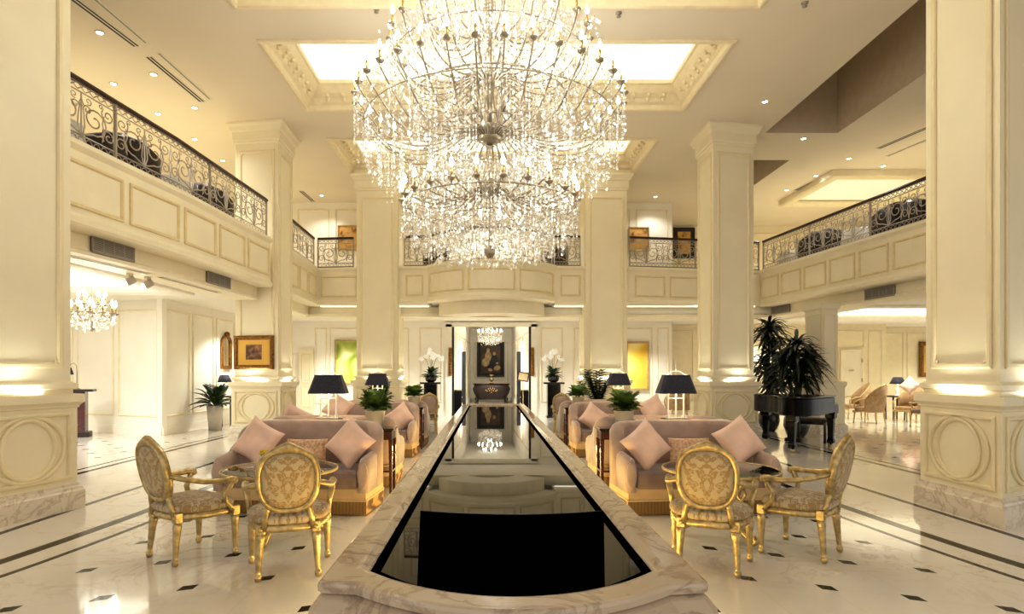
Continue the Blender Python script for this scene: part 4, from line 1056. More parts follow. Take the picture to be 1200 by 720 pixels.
for loc, rz, lab in (((-1.52,14.2,0),20,'oval-backed velvet armchair at the far left end of the pool, holding a pink cushion'),
                     ((1.78,14.2,0),-20,'oval-backed velvet armchair at the far right end of the pool'),
                     ((10.55,15.2,0),110,'oval-backed armchair in the right lounge, half hidden by the big right column')):
    o_ = place(fc, used, loc, math.radians(rz), lab)
    if loc[1] == 15.2: o_.location = tuple(at(1086,435,16.0)[:2])+(0,)

# ---------------------------------------------------------------- glass tables
def make_table():
    r = empty('glass_table', (0,0,0), 0, 'x', 'table')
    mb = MB(); mb.lathe([(.47,.598),(.495,.602),(.50,.609),(.495,.616),(.47,.619)], 48); mb.build('tabletop', M['glass'], r)
    mb = MB(); mb.lathe([(.498,.596),(.508,.598),(.512,.608),(.508,.620),(.500,.622),(.500,.596)], 48, caps=False); mb.build('rim', M['goldpale'], r)
    for k in range(3):
        a = 2*PI*k/3+.5; ca, sa = math.cos(a), math.sin(a)
        prof = [(.36,.595),(.33,.55),(.24,.48),(.14,.40),(.10,.30),(.14,.20),(.24,.12),(.34,.07),(.39,.03),(.42,.05),(.40,.09),(.365,.075)]
        mb = MB(); mb.tube([(x*ca,x*sa,z) for x,z in prof], [.022,.026,.03,.032,.03,.03,.03,.03,.028,.024,.02,.014], 8)
        mb.tube([(x*ca,x*sa,z) for x,z in ((.26,.50),(.30,.43),(.26,.37),(.21,.40),(.235,.44))], .013, 6)
        mb.build('leg', M['gold'], r)
    mb = MB(); mb.lathe([(.02,.28),(.09,.30),(.11,.33),(.06,.36),(.03,.42),(.001,.45)], 14); mb.build('centre_boss', M['gold'], r)
    return r
used = []; gt = make_table()
place(gt, used, (-1.90,5.42,0), 0, 'round glass table on gilt scroll legs with yellow flowers, left of the pool', 'glass tables')
place(gt, used, (2.09,5.42,0), .4, 'round glass table on gilt scroll legs, right of the pool, bare', 'glass tables')
vz = at(309,542,5.45); r = empty('flower_vase', (vz.x,5.45,.62), 0, 'tiny vase of yellow flowers on the left glass table', 'flowers')
mb = MB(); mb.lathe([(.03,0),(.035,.02),(.03,.06),(.022,.075)], 12); mb.build('vase', M['glass'], r)
rn = random.Random(4); mb = MB(); g2 = MB()
for k in range(16):
    a, q = rn.uniform(0,2*PI), rn.uniform(0,.06); p = (q*math.cos(a), q*math.sin(a), .10+rn.uniform(0,.05)); g2.tube([(0,0,.02),p], .003, 4)
    mb.sphere(p, rn.uniform(.016,.024), 7, 5, (1,1,.7))
mb.build('blossoms', M['yellow'], r); g2.build('stems', M['leaf'], r)

# ---------------------------------------------------------------- sofas (face -y)
def make_sofa():
    r = empty('sofa', (0,0,0), 0, 'x', 'sofa', 'mauve velvet sofas along the pool')
    W, D = .83, .44
    def body(o, z, yf=-.40):
        pts = [(-W+.03-o,yf-o),(W-.03+o,yf-o)]
        for cx_, sgn, aa in ((W-.22,1,0),(-W+.22,-1,PI/2)):
            for k in range(7):
                a = aa+PI/2*k/6; pts.append((cx_+(.22+o-.01)*math.cos(a), D-.22+(.22+o)*math.sin(a)))
        return [(x,y,z) for x,y in pts]
    mb = MB(); mb.loft([body(0,.145), body(.012,.15), body(.012,.165), body(0,.17), body(0,.29)], caps=True); sb_ = mb.build('base', M['base_v'], r)
    mb = MB(); mb.loft([body(.0,.012), body(.006,.08), body(.004,.148)], caps=False); mb.build('fringe', M['fringe'], sb_)
    # seat cushion
    def seat(o, z):
        pts = [(-.70-o*.3,-.41-o),(-.4,-.43-o),(.0,-.435-o),(.4,-.43-o),(.70+o*.3,-.41-o),(.70+o*.3,.2),(-.70-o*.3,.2)]
        return [(x,y,z) for x,y in pts]
    mb = MB(); mb.loft([seat(-.02,.27), seat(.012,.285), seat(.02,.34), seat(.016,.40), seat(-.01,.435), seat(-.06,.452)], caps=True, smooth=False); mb.build('seat_cushion', M['velvet2'], r, bevel=.012)
    # curved back that wraps round the corners and steps down into the arms
    path = [(-W+.07,-.06),(-W+.07,.12)]
    for k in range(9):
        a = PI-PI/2*k/8; path.append((-W+.31+.24*math.cos(a), .14+.24*math.sin(a)))
    path += [(-.3,.385),(0,.39),(.3,.385)]
    for k in range(9):
        a = PI/2-PI/2*k/8; path.append((W-.31+.24*math.cos(a), .14+.24*math.sin(a)))
    path += [(W-.07,.12),(W-.07,-.06)]
    rings = []; n = len(path)
    for k,(x,y) in enumerate(path):
        x0,y0 = path[max(k-1,0)]; x1,y1 = path[min(k+1,n-1)]; d = Vector((x1-x0,y1-y0)).normalized(); nn = Vector((d.y,-d.x))
        edge = min(k, n-1-k); zt = [.655,.74,.80,.845,.875,.895,.908,.914,.917,.919,.92,.925][min(edge,11)] + (.006 if edge > 10 else 0)
        sec = [(-.075,.24),(-.08,zt-.05),(-.062,zt-.015),(-.03,zt),(.03,zt),(.062,zt-.018),(.075,zt-.06),(.07,.40),(.06,.24)]
        rings.append([(x+nn.x*o, y+nn.y*o, z) for o,z in sec])
    mb = MB(); mb.loft(rings, caps=True, smooth=True); mb.build('backrest', M['velvet'], r)
    for s in (-1,1):
        mb = MB(); rings = []
        for y,zt,wd in ((.05,.63,.055),(-.1,.625,.056),(-.25,.61,.058),(-.35,.60,.060),(-.40,.585,.056),(-.425,.565,.045)):
            x = s*(W-.055)
            rings.append([(x-wd*s,y,.24),(x-wd*1.0*s,y,zt-.08),(x-wd*.75*s,y,zt-.02),(x-wd*.2*s,y,zt),(x+wd*.4*s,y,zt-.006),(x+wd*.9*s,y,zt-.04),(x+wd*1.0*s,y,zt-.12),(x+wd*s*.9,y,.24)])
        mb.loft(rings, caps=True, smooth=True)
        # scrolled front pad
        mb.loft([[(s*(W-.055)+.055*c_*1.0, -.425-o, .42+.14*s_) for c_,s_ in [(math.cos(2*PI*i/16),math.sin(2*PI*i/16)) for i in range(16)]] for o in (0,.012)]+[[(s*(W-.055)+.035*math.cos(2*PI*i/16), -.442, .42+.115*math.sin(2*PI*i/16)) for i in range(16)]], caps=True, smooth=True)
        mb.build('arm', M['velvet'], r)
    return r
used = []; sf = make_sofa()
for loc, rz, lab in (((-2.05,6.62,0),-4,'nearest left velvet sofa facing the camera with three cushions'),
                     ((2.20,6.62,0),4,'nearest right velvet sofa facing the camera with three cushions'),
                     ((-2.05,8.08,0),178,'left velvet sofa turned away, back to back behind the nearest left lamp'),
                     ((2.2,8.08,0),182,'right velvet sofa turned away, back to back behind the nearest right lamp'),
                     ((-2.13,10.75,0),-2,'farther left velvet sofa facing the camera, beyond the near pair'),
                     ((2.28,10.75,0),2,'farther right velvet sofa facing the camera, beyond the near pair'),
                     ((-2.1,12.32,0),180,'farthest left velvet sofa turned away, behind the farther left lamp'),
                     ((2.25,12.32,0),180,'farthest right velvet sofa turned away, behind the farther right lamp')):
    place(sf, used, loc, math.radians(rz), lab)
def make_console():
    r = empty('console_table', (0,0,0), 0, 'x', 'console table', 'long consoles between the sofa backs')
    mb = MB(); mb.bbox(-.56,.56,-.13,.13,.87,.902,.012); mb.build('top', M['linen'], r)  # white top: lamplight on the upholstery put into the colour
    mb = MB(); mb.box(-.52,.52,-.11,.11,.80,.87); mb.build('apron', M['wood'], r)
    for x in (-.49,.49):
        for y in (-.08,.08):
            mb = MB(); mb.tube([(x,y,.82),(x,y,.4),(x,y,0)], [.026,.022,.018], 8); mb.build('leg', M['wood'], r)
    return r
used = []; cs = make_console()
for loc, lab in (((-2.2,7.26,0),'narrow console between the near left sofas, under a black shaded lamp'),((2.35,7.26,0),'narrow console between the near right sofas, under a black shaded lamp'),
                 ((-2.3,11.43,0),'narrow console between the far left sofas, under a black shaded lamp'),((2.45,11.43,0),'narrow console between the far right sofas, under a black shaded lamp')):
    place(cs, used, loc, 0, lab)
def make_lamp():
    r = empty('table_lamp', (0,0,0), 0, 'x', 'lamp', 'black shaded candelabra lamps on the consoles')
    mb = MB(); mb.bbox(-.16,.16,-.09,.09,0,.022,.01); mb.build('tray', M['wooddk'], r)
    mb = MB(); mb.bbox(-.13,.13,-.06,.06,.022,.036,.008)
    for x in (-.095,0,.095):
        mb.lathe([(.03,.036),(.024,.05),(.012,.07),(.012,.30),(.016,.32),(.012,.34)] if x else [(.026,.036),(.012,.06),(.010,.42),(.006,.43),(.005,.60)], 10, (x,0,0))
    mb.tube([(-.095,0,.265),(0,0,.265),(.095,0,.265)], .009, 6)
    for x in (-.095,.095): mb.lathe([(.012,.335),(.04,.345),(.045,.355),(.014,.36)], 10, (x,0,0))
    mb.tube([(-.14,0,.548),(-.09,0,.565),(-.05,0,.595),(0,0,.60),(.05,0,.595),(.09,0,.565),(.14,0,.548)], .006, 6)
    mb.lathe([(.005,.60),(.014,.615),(.006,.63),(.004,.72),(.001,.73)], 8); cd_ = mb.build('candelabrum', M['lampmetal'], r)
    for x in (-.095,.095):
        mb = MB(); mb.lathe([(.013,.36),(.014,.42),(.018,.44),(.010,.475),(.002,.49)], 8, (x,0,0)); mb.build('candle_bulb', M['lampbulb'], cd_)
    def rr(wx, wy, z, c=.03): return [(-wx+c,-wy,z),(wx-c,-wy,z),(wx,-wy+c,z),(wx,wy-c,z),(wx-c,wy,z),(-wx+c,wy,z),(-wx,wy-c,z),(-wx,-wy+c,z)]
    mb = MB(); mb.loft([rr(.222,.125,.325),rr(.224,.127,.327),rr(.224,.127,.335),rr(.157,.085,.54),rr(.157,.085,.55),rr(.15,.08,.55)]); shd = mb.build('shade', M['shade'], r)
    mb = MB(); mb.loft([rr(.217,.12,.327),rr(.150,.078,.548)]); mb.build('shade_lining', M['shade_in'], shd)
    return r
used = []; lp = make_lamp()
for px,d,lab in ((385,7.26,'near left black shaded lamp on the console between sofa backs'),(792,7.26,'near right black shaded lamp on the console between sofa backs'),
                 (442.5,11.43,'far left black shaded lamp beyond the first pair of sofas'),(724.5,11.43,'far right black shaded lamp beyond the first pair of sofas')):
    p = at(px,435,d); place(lp, used, (p.x,d,.902), 0, lab); light('table_lamp_glow', 'POINT', (p.x,d,1.30), 7*LMP, (255,226,176), .05)
def make_side_table():
    r = empty('side_table', (0,0,0), 0, 'x', 'side table', 'dark red side tables at the pool')
    mb = MB(); mb.bbox(-.17,.17,-.17,.17,.775,.80,.008); mb.bbox(-.155,.155,-.155,.155,.755,.775,.006); mb.build('top', M['black'], r)
    mb = MB(); mb.box(-.145,.145,-.145,.145,.66,.755); mb.build('apron', M['wood'], r)
    mb = MB(); mb.bbox(-.15,.15,-.15,.15,.26,.285,.006); mb.build('shelf', M['wood'], r)
    for x in (-.13,.13):
        for y in (-.13,.13):
            mb = MB(); mb.loft([[(x+a*w_,y+b*w_,z) for a,b in ((-1,-1),(1,-1),(1,1),(-1,1))] for w_,z in ((.014,0),(.02,.4),(.024,.66))], caps=True); mb.build('leg', M['wood'], r)
    return r
used = []; st = make_side_table(); TB = [(-1.34,7.42),(1.50,7.42),(-1.44,11.6),(1.60,11.6)]
for (x,y),lab in zip(TB, ('dark red side table by the pool beside the near left sofa','dark red side table by the pool beside the near right sofa','dark red side table by the pool beside the far left sofa','dark red side table by the pool beside the far right sofa')):
    place(st, used, (x,y,0), 0, lab)

# ---------------------------------------------------------------- cushions
def make_cushion(name, wd, ht, th, mat, pinch=.10):
    n = 16; vs = []; fs = []
    for sgn in (1,-1):
        for j in range(n+1):
            for i in range(n+1):
                u, v = -1+2*i/n, -1+2*j/n
                x = u*(1-pinch*(1-v*v)*abs(u)); z = v*(1-pinch*(1-u*u)*abs(v))
                t = sgn*th/2*((1-u**4)*(1-v**4))**.55
                wr = .012*math.sin(7*u*v+3*v)*(1-u*u)*(1-v*v)
                vs.append((x*wd/2, t+wr, z*ht/2))
    b = (n+1)**2
    for s in (0,1):
        for j in range(n):
            for i in range(n):
                q = [s*b+j*(n+1)+i, s*b+j*(n+1)+i+1, s*b+(j+1)*(n+1)+i+1, s*b+(j+1)*(n+1)+i]
                fs.append(tuple(q) if s else tuple(reversed(q)))
    mb = MB(); mb.add(vs, fs, True); o = mb.build(name, mat); return o
cq = make_cushion('cushion', .42, .42, .17, M['pink']); cl = make_cushion('cushion', .46, .28, .14, M['pinkpat'], .06)
tag(cq, cat='cushion'); tag(cl, cat='cushion'); uq, ul = [], []
def cushion(kind, px, py, d, roll, lean, yaw, label, group='pink silk cushions', sc_=1.0):
    proto, us_ = (cq,uq) if kind == 'q' else (cl,ul)
    p = at(px,py,d); o = place(proto, us_, p, 0, label, group)
    o.rotation_euler = (math.radians(lean), math.radians(roll), math.radians(yaw)); o.rotation_mode = 'XYZ'; o.scale = (sc_,)*3
    Rm = Matrix.Rotation(math.radians(yaw),4,'Z') @ Matrix.Rotation(math.radians(lean),4,'X') @ Matrix.Rotation(math.radians(roll),4,'Y')
    o.rotation_euler = Rm.to_euler('XYZ'); return o
cushion('q',302,518,6.58,28,-22,-8,'plain pink cushion at the left end of the nearest left sofa',sc_=1.08)
cushion('q',410,520,6.50,38,-20,-14,'plain pink cushion standing on its corner at the pool end of the nearest left sofa',sc_=1.05)
cushion('l',359,529,6.62,0,-18,0,'small patterned pink lumbar cushion in the middle of the nearest left sofa','patterned lumbar cushions')
cushion('q',757,522,6.45,-36,-20,14,'plain pink cushion standing on its corner at the pool end of the nearest right sofa',sc_=1.05)
cushion('q',866,517,6.58,-30,-22,6,'plain pink cushion at the right end of the nearest right sofa',sc_=1.08)
cushion('l',808,528,6.6,0,-18,0,'small patterned pink lumbar cushion in the middle of the nearest right sofa','patterned lumbar cushions')
cushion('q',469,490,10.75,-40,-20,-12,'plain pink cushion at the pool end of the farther left sofa',sc_=1.08)
cushion('q',396,478,10.85,32,-20,8,'plain pink cushion at the outer end of the farther left sofa',sc_=1.08)
cushion('q',696,490,10.75,40,-20,12,'plain pink cushion at the pool end of the farther right sofa',sc_=1.08)
cushion('q',765,480,10.85,-30,-20,-8,'plain pink cushion at the outer end of the farther right sofa',sc_=1.08)
cushion('q',347,494,8.0,30,20,0,'plain pink cushion peeping over the back of the near left turned-away sofa')
cushion('l',726,494,10.8,0,-18,0,'small patterned pink lumbar cushion on the farther right sofa','patterned lumbar cushions')
cushion('q',497,474,14.12,20,-20,20,'pink cushion in the oval-backed armchair at the far left end of the pool',sc_=.95)

# ---------------------------------------------------------------- plants
def leaf(mb, base, dirv, length, width, droop, n=5, fold=.25):
    d = Vector(dirv).normalized(); side = d.cross(Vector((0,0,1)))
    if side.length < 1e-3: side = Vector((1,0,0))
    side.normalize(); up = side.cross(d); vs = []
    for k in range(n+1):
        t = k/n; p = Vector(base)+d*length*t; p.z -= droop*length*t*t
        w_ = width*math.sin(PI*min(.98,t*.92+.06))**.8
        vs += [p-side*w_/2+up*w_*fold, p, p+side*w_/2+up*w_*fold]
    fs = []
    for k in range(n):
        a = k*3; fs += [(a,a+1,a+4,a+3),(a+1,a+2,a+5,a+4)]
    mb.add(vs, fs, True)
def bushy(mb, c, R, H, n, l, w_, rn, zmin=-.1, droop=.35):
    for k in range(n):
        a = rn.uniform(0,2*PI); e = rn.uniform(zmin,1.0); q = rn.uniform(.1,.75)
        b = (c[0]+R*q*math.cos(a)*.6, c[1]+R*q*math.sin(a)*.6, c[2]+H*max(0,e)*q)
        leaf(mb, b, (math.cos(a)*(1-.5*max(e,0)), math.sin(a)*(1-.5*max(e,0)), e*.9), l*rn.uniform(.7,1.25), w_*rn.uniform(.7,1.2), droop*rn.uniform(.4,1.4))
def potted(name, loc, pot_r, pot_h, R, H, n, l, w_, label, mat, seed, potmat=None, cat='potted plant', group=None, taper=.72):
    r = empty(name, loc, 0, label, cat, group); rn = random.Random(seed)
    mb = MB(); mb.lathe([(pot_r*taper,0),(pot_r*taper*1.02,.01),(pot_r*.96,pot_h*.93),(pot_r,pot_h*.94),(pot_r,pot_h),(pot_r*.9,pot_h),(pot_r*.88,pot_h*.9)], 24); mb.build('pot', potmat or M['pot'], r)
    mb = MB(); mb.lathe([(pot_r*.89,pot_h*.88),(.001,pot_h*.92)], 16); mb.build('soil', M['soil'], r)
    mb = MB(); bushy(mb, (0,0,pot_h*1.02), R, H, n, l, w_, rn, .12, .22)
    for k in range(8):
        a = rn.uniform(0,2*PI); mb.tube([(0,0,pot_h*.85),(R*.3*math.cos(a),R*.3*math.sin(a),pot_h+H*.4)], .005, 4)
    mb.build('foliage', mat, r); return r
potted('potted_plant', (-1.42,7.40,.80), .13, .215, .26, .27, 170, .12, .10, 'leafy green plant in pale pot on the near left side table', M['leaf'], 1, group='pot plants on the side tables')
potted('potted_plant', (1.66,7.40,.80), .125, .21, .26, .27, 170, .12, .10, 'leafy green plant in pale pot on the near right side table', M['leaf'], 2, group='pot plants on the side tables')
potted('potted_plant', (-1.475,11.6,.80), .125, .20, .24, .22, 110, .14, .10, 'leafy green plant in pale pot on the far left side table', M['leaf'], 3, group='pot plants on the side tables')
potted('potted_plant', (1.72,11.6,.80), .125, .20, .26, .22, 110, .14, .10, 'leafy green plant in pale pot on the far right side table', M['leaf'], 4, group='pot plants on the side tables')
def zz_plant(loc, label, mat, seed, n=16, Hh=1.0, lw=.07, lean=(0,0), spread=.5, potmat=None, pr=.2, ph=.42):
    r = empty('potted_plant', loc, 0, label, 'potted plant'); rn = random.Random(seed)
    mb = MB(); mb.lathe([(pr*.75,0),(pr,ph),(pr*.9,ph),(pr*.86,ph*.9)], 24); mb.build('pot', potmat or M['potdk'], r)
    mb = MB(); mb.lathe([(pr*.87,ph*.88),(.001,ph*.9)], 16); mb.build('soil', M['soil'], r)
    mb = MB()
    for k in range(n):
        a = 2*PI*k/n+rn.uniform(-.2,.2); q = rn.uniform(.2,1)*spread; h = Hh*rn.uniform(.75,1.05)
        pts = [(0,0,ph*.85)]
        for t in (.25,.5,.75,1): pts.append((q*math.cos(a)*t*t+lean[0]*t, q*math.sin(a)*t*t+lean[1]*t, ph*.85+h*t*(1-.12*q*t)))
        mb.tube(pts, [.014,.012,.01,.008,.004], 5)
        for j in range(14):
            t = .3+.7*j/13; f = t*4; i = min(3,int(f)); p = Vector(pts[i]).lerp(Vector(pts[i+1]), f-i)
            for s in (-1,1):
                leaf(mb, p, (-math.sin(a)*s+math.cos(a)*.3, math.cos(a)*s+math.sin(a)*.3, .55), .15*rn.uniform(.8,1.2), lw, .2, 3)
    mb.build('foliage', mat, r); return r
p = at(703,435,13.2); zz_plant((p.x,13.2,0), 'tall glossy fern-like plant behind the far right sofa', M['leafdk'], 5, lean=(-.12,0), Hh=1.12)
p = at(444,435,13.4); r = potted('potted_plant', (p.x,13.4,0), .2, .75, .42, .55, 150, .2, .13, 'bushy rubber plant behind the far left lamp', M['leafdk'], 6, M['potdk'])
def palm(loc, label, heads, seed, pr=.24, ph=.5):
    r = empty('potted_palm', loc, 0, label, 'potted plant', 'dark palms by the piano'); rn = random.Random(seed)
    mb = MB(); mb.lathe([(pr*.55,0),(pr*.8,.05),(pr*1.05,ph*.5),(pr,ph*.85),(pr*.8,ph),(pr*.7,ph),(pr*.7,ph*.9)], 24); mb.build('pot', M['potdk'], r)
    mb = MB(); mb.lathe([(pr*.72,ph*.9),(.001,ph*.93)], 14); mb.build('soil', M['soil'], r)
    for (hx,hy,hz,nl,ll) in heads:
        mb = MB(); mb.tube([(hx*.15,hy*.15,ph*.85),(hx*.5,hy*.5,ph+(hz-ph)*.5),(hx,hy,hz-.06)], [.03,.026,.022], 7); mb.build('trunk', M['wooddk'], r)
    mb = MB()
    for (hx,hy,hz,nl,ll) in heads:
        for k in range(int(nl*1.5)):
            a = rn.uniform(0,2*PI); e = rn.uniform(-.4,1.7); z = hz+rn.uniform(-.30,.05)
            leaf(mb, (hx,hy,z), (math.cos(a),math.sin(a),e), ll*rn.uniform(.75,1.15), .085, rn.uniform(.35,.75), 6, .18)
    mb.build('foliage', M['leafbk'], r); return r
p = at(901,435,14.9); palm((p.x,14.9,0), 'taller dark dracaena palm behind the piano, against the column', [(0,0,2.6,60,.66),(.16,.1,2.1,60,.66),(-.05,.1,1.65,50,.6),(.1,-.1,1.3,45,.6)], 8)
p = at(936,435,13.5); palm((p.x,13.6,0), 'shorter bushier dark dracaena palm behind the piano', [(0,0,2.1,75,.70),(.24,.05,1.8,60,.62),(-.22,.1,1.65,60,.62),(.05,-.1,1.4,50,.6)], 9, pr=.26)
p = at(252,435,15.2); r = zz_plant((p.x,15.2,0), 'broad leaved plant in tall white pot in the left passage', M['leafdk'], 10, n=10, Hh=.62, spread=.42, potmat=M['pot'], pr=.2, ph=.62)
mb = MB(); rn = random.Random(3); bushy(mb, (0,0,.6), .4, .4, 46, .5, .12, rn, .1, .3); mb.build('broad_leaves', M['leafdk'], r)

# orchids on black pedestals
def orchid(px, label_p, label_o, seed, flip):
    p = at(px,435,19.3); X = p.x
    r = empty('pedestal', (X,19.3,0), 0, label_p, 'pedestal', 'black pedestals beside the doorway')
    mb = MB(); mb.bbox(-.24,.24,-.24,.24,0,.06,.01); mb.bbox(-.21,.21,-.21,.21,.06,1.08,.012); mb.build('shaft', M['black'], r)
    mb = MB(); mb.bbox(-.33,.33,-.28,.28,1.08,1.14,.012); mb.build('top', M['black'], r)
    r = empty('orchid', (X,19.3,1.14), 0, label_o, 'potted plant', 'white orchids beside the doorway'); rn = random.Random(seed)
    mb = MB(); mb.lathe([(.10,0),(.17,.05),(.19,.12),(.17,.2),(.14,.22),(.12,.2)], 20); mb.build('bowl', M['potdk'], r)
    mb = MB(); bushy(mb, (0,0,.18), .25, .3, 60, .26, .09, rn, .0, .3); mb.build('foliage', M['leafdk'], r)
    fl_ = MB(); stm = MB()
    for k,(x,h) in enumerate(((-.28,.80),(-.05,1.02),(.12,.92),(.30,.82),(.05,.85))):
        x *= flip; y = rn.uniform(-.08,.08)
        stm.tube([(x*.15,y*.3,.2),(x*.3,y*.6,.55),(x*.55,y,h*.92),(x*.9,y,h)], .006, 4)
        for j in range(9):
            q = Vector((x*(.6+.08*j)+rn.uniform(-.05,.05), y+rn.uniform(-.05,.05), h+.03*math.sin(j)+rn.uniform(-.03,.05)-.012*j))
            for b in range(5):
                a = 2*PI*b/5+rn.random(); fl_.sphere((q.x+.03*math.cos(a), q.y-.01, q.z+.03*math.sin(a)), .026, 6, 4, (1,.4,1))
    stm.build('stems', M['leaf'], r); fl_.build('blossoms', M['petal'], r)
orchid(505,'black pedestal left of the doorway under the white orchid','white orchid in dark bowl on the left black pedestal',21,1)
orchid(648.5,'black pedestal right of the doorway under the white orchid','white orchid in dark bowl on the right black pedestal',22,-1)
# ---------------------------------------------------------------- grand piano and bench
pn_ = empty('grand_piano', (6.28,12.2,0), math.radians(-45), 'closed black lacquered grand piano before the dark palms', 'piano')
PO_ = [(-.72,.12),(.72,.12),(.72,-1.40),(.66,-1.56),(.50,-1.64),(.30,-1.60),(.14,-1.45),(.02,-1.2),(-.12,-.95),(-.35,-.74),(-.60,-.60),(-.72,-.42)]
def round_poly(P, n=2):
    for _ in range(n):
        Q = []
        for k in range(len(P)):
            a, b = P[k], P[(k+1)%len(P)]
            Q += [(a[0]*.75+b[0]*.25, a[1]*.75+b[1]*.25), (a[0]*.25+b[0]*.75, a[1]*.25+b[1]*.75)]
        P = Q
    return P
PO = PO_
def off(poly, s, cx=.1, cy=-.6): return [(cx+(x-cx)*s, cy+(y-cy)*s) for x,y in poly]
body_poly = [(-.72,-.12),(.72,-.12)]+round_poly([(-.72,-.12),(.72,-.12),(.72,-1.3)]+PO[3:])[5:-1]
mb = MB(); mb.loft([[(x,y,z) for x,y in off(body_poly,s)] for s,z in ((.97,.68),(1,.70),(1,.985),(.985,.99))], caps=True)
mb.bbox(-.72,-.62,-.12,.14,.66,.86,.015); mb.bbox(.62,.72,-.12,.14,.66,.86,.015); mb.box(-.62,.62,-.12,.14,.66,.71); mb.box(-.62,.62,-.14,-.11,.71,.98)
mb.build('case', M['piano'], pn_)
mb = MB(); mb.loft([[(x,y,z) for x,y in off(body_poly,s)] for s,z in ((1.01,.995),(1.02,1.0),(1.02,1.022),(1.005,1.03))], caps=True); mb.build('lid', M['piano'], pn_)
mb = MB()
for k in range(52): mb.box(-.61+k*1.22/52+.001,-.61+(k+1)*1.22/52-.001,-.03,.12,.71,.735)
mb.build('keys', simple('ivory_keys',(240,234,220),.3,var=.02), pn_)
mb = MB(); mb.box(-.62,.62,-.03,.13,.737,.75); mb.build('fallboard', M['piano'], pn_)
for x,y in ((-.62,.0),(.62,.0),(.35,-1.35)):
    mb = MB(); mb.loft([[(x+a*w_,y+b*w_,z) for a,b in ((-1,-1),(1,-1),(1,1),(-1,1))] for w_,z in ((.085,.69),(.085,.58),(.06,.55),(.045,.18),(.06,.14),(.06,.09),(.035,.07))], caps=True)
    lg = mb.build('leg', M['piano'], pn_)
    mb = MB(); mb.sphere((x,y,.035), .035, 10, 6); mb.build('caster', M['brass'], lg)
mb = MB(); mb.box(-.12,-.08,-.22,-.19,.14,.68); mb.box(.08,.12,-.22,-.19,.14,.68); mb.box(-.16,.16,-.26,-.16,.08,.14)
mb.build('pedal_lyre', M['piano'], pn_)
mb = MB()
for x in (-.07,0,.07): mb.box(x-.018,x+.018,-.16,-.05,.09,.105)
mb.build('pedals', M['brass'], pn_)
d_ = Vector((.707,.707)); b_ = Vector((6.28,12.2))+d_*.62
r = empty('piano_bench', (b_.x+.05,b_.y+.02,0), math.radians(-45), 'black piano bench behind the grand piano', 'bench')
mb = MB(); mb.bbox(-.38,.38,-.17,.17,.44,.51,.02); mb.build('seat', M['darkseat'], r)
mb = MB(); mb.box(-.36,.36,-.15,.15,.38,.44); mb.build('apron', M['piano'], r)
for x in (-.34,.34):
    for y in (-.13,.13):
        mb = MB(); mb.box(x-.022,x+.022,y-.022,y+.022,0,.4); mb.build('leg', M['piano'], r)

# ---------------------------------------------------------------- far room
r = empty('commode', (PXC,28.3,0), 0, 'dark bombe commode with gilt mounts under the large portrait', 'cabinet')
def bom(wd, dp, z): return [(-wd,-dp*.8,z),(-wd*.6,-dp,z),(0,-dp*1.06,z),(wd*.6,-dp,z),(wd,-dp*.8,z),(wd,.25,z),(-wd,.25,z)]
mb = MB(); mb.loft([bom(.60,.20,.16),bom(.70,.24,.26),bom(.82,.29,.46),bom(.88,.32,.66),bom(.82,.28,.80),bom(.80,.27,.86)], caps=True, smooth=True); mb.build('body', M['wooddk'], r)
mb = MB(); mb.loft([bom(.84,.30,.86),bom(.87,.32,.88),bom(.87,.32,.905),bom(.84,.30,.91)], caps=True); mb.build('top', M['wood'], r)
for s in (-1,1):
    mb = MB(); mb.tube([(s*.66,-.2,.3),(s*.74,-.26,.18),(s*.70,-.25,.06),(s*.76,-.28,.0)], [.06,.05,.035,.04], 8); mb.build('leg', M['wooddk'], r)
    mb = MB(); mb.tube([(s*.62,.2,.3),(s*.66,.22,.0)], [.05,.035], 8); mb.build('leg', M['wooddk'], r)
mb = MB(); 
for x,z in ((0,.62),(-.09,.58),(.09,.58),(-.2,.56),(.2,.56),(-.14,.66),(.14,.66),(0,.5),(-.06,.69),(.06,.69),(-.26,.6),(.26,.6)): mb.sphere((x,-.335+abs(x)*.05,z), .035, 8, 5, (1,.5,1))
mb.build('gilt_mount', M['brass'], r)
r = empty('mantel_clock', (PXC,28.25,.91), 0, 'small pale clock on the dark commode', 'clock')
mb = MB(); mb.lathe([(.09,0),(.1,.03),(.05,.06),(.04,.10)], 14); mb.build('base', M['brass'], r)
mb = MB(); mb.sphere((0,0,.20), .11, 14, 10); mb.build('body', M['silver'], r)
mb = MB(); mb.lathe([(.03,.30),(.05,.34),(.12,.42),(.03,.40),(.001,.42)], 12); mb.build('crest', M['brass'], r)
for px,lab in ((535,'black cylinder bin with gold top, left inside the doorway'),(616.5,'black cylinder bin with gold top, right inside the doorway')):
    p = at(px,435,20.7); r = empty('litter_bin', (p.x+(.05 if p.x<0 else -.05),20.7,0), 0, lab, 'bin', 'bins inside the doorway')
    mb = MB(); mb.bbox(-.13,.13,-.13,.13,0,.82,.02); mb.build('body', M['matte'], r)
    mb = MB(); mb.bbox(-.13,.13,-.13,.13,.82,.855,.012); mb.build('top', M['brass'], r)
p = at(613,435,20.3); r = empty('sign_stand', (p.x,20.3,0), 0, 'small tilted framed notice on a brass post, right of the doorway', 'sign')
mb = MB(); mb.lathe([(.15,0),(.15,.015),(.02,.03),(.012,.05),(.012,1.14)], 14); mb.build('post', M['brass'], r)
Rt = Matrix.Translation((0,-.02,1.30)) @ Matrix.Rotation(-.45,4,'X') @ Matrix.Rotation(.18,4,'Y')
mb = MB(); mp = lambda u,o,z: Rt @ Vector((u,-o,z)); mb.frame(mp,-.19,.19,-.17,.17,[(0,0),(0,.025),(.035,.025),(.035,0)]); mb.build('frame', M['wood'], r)
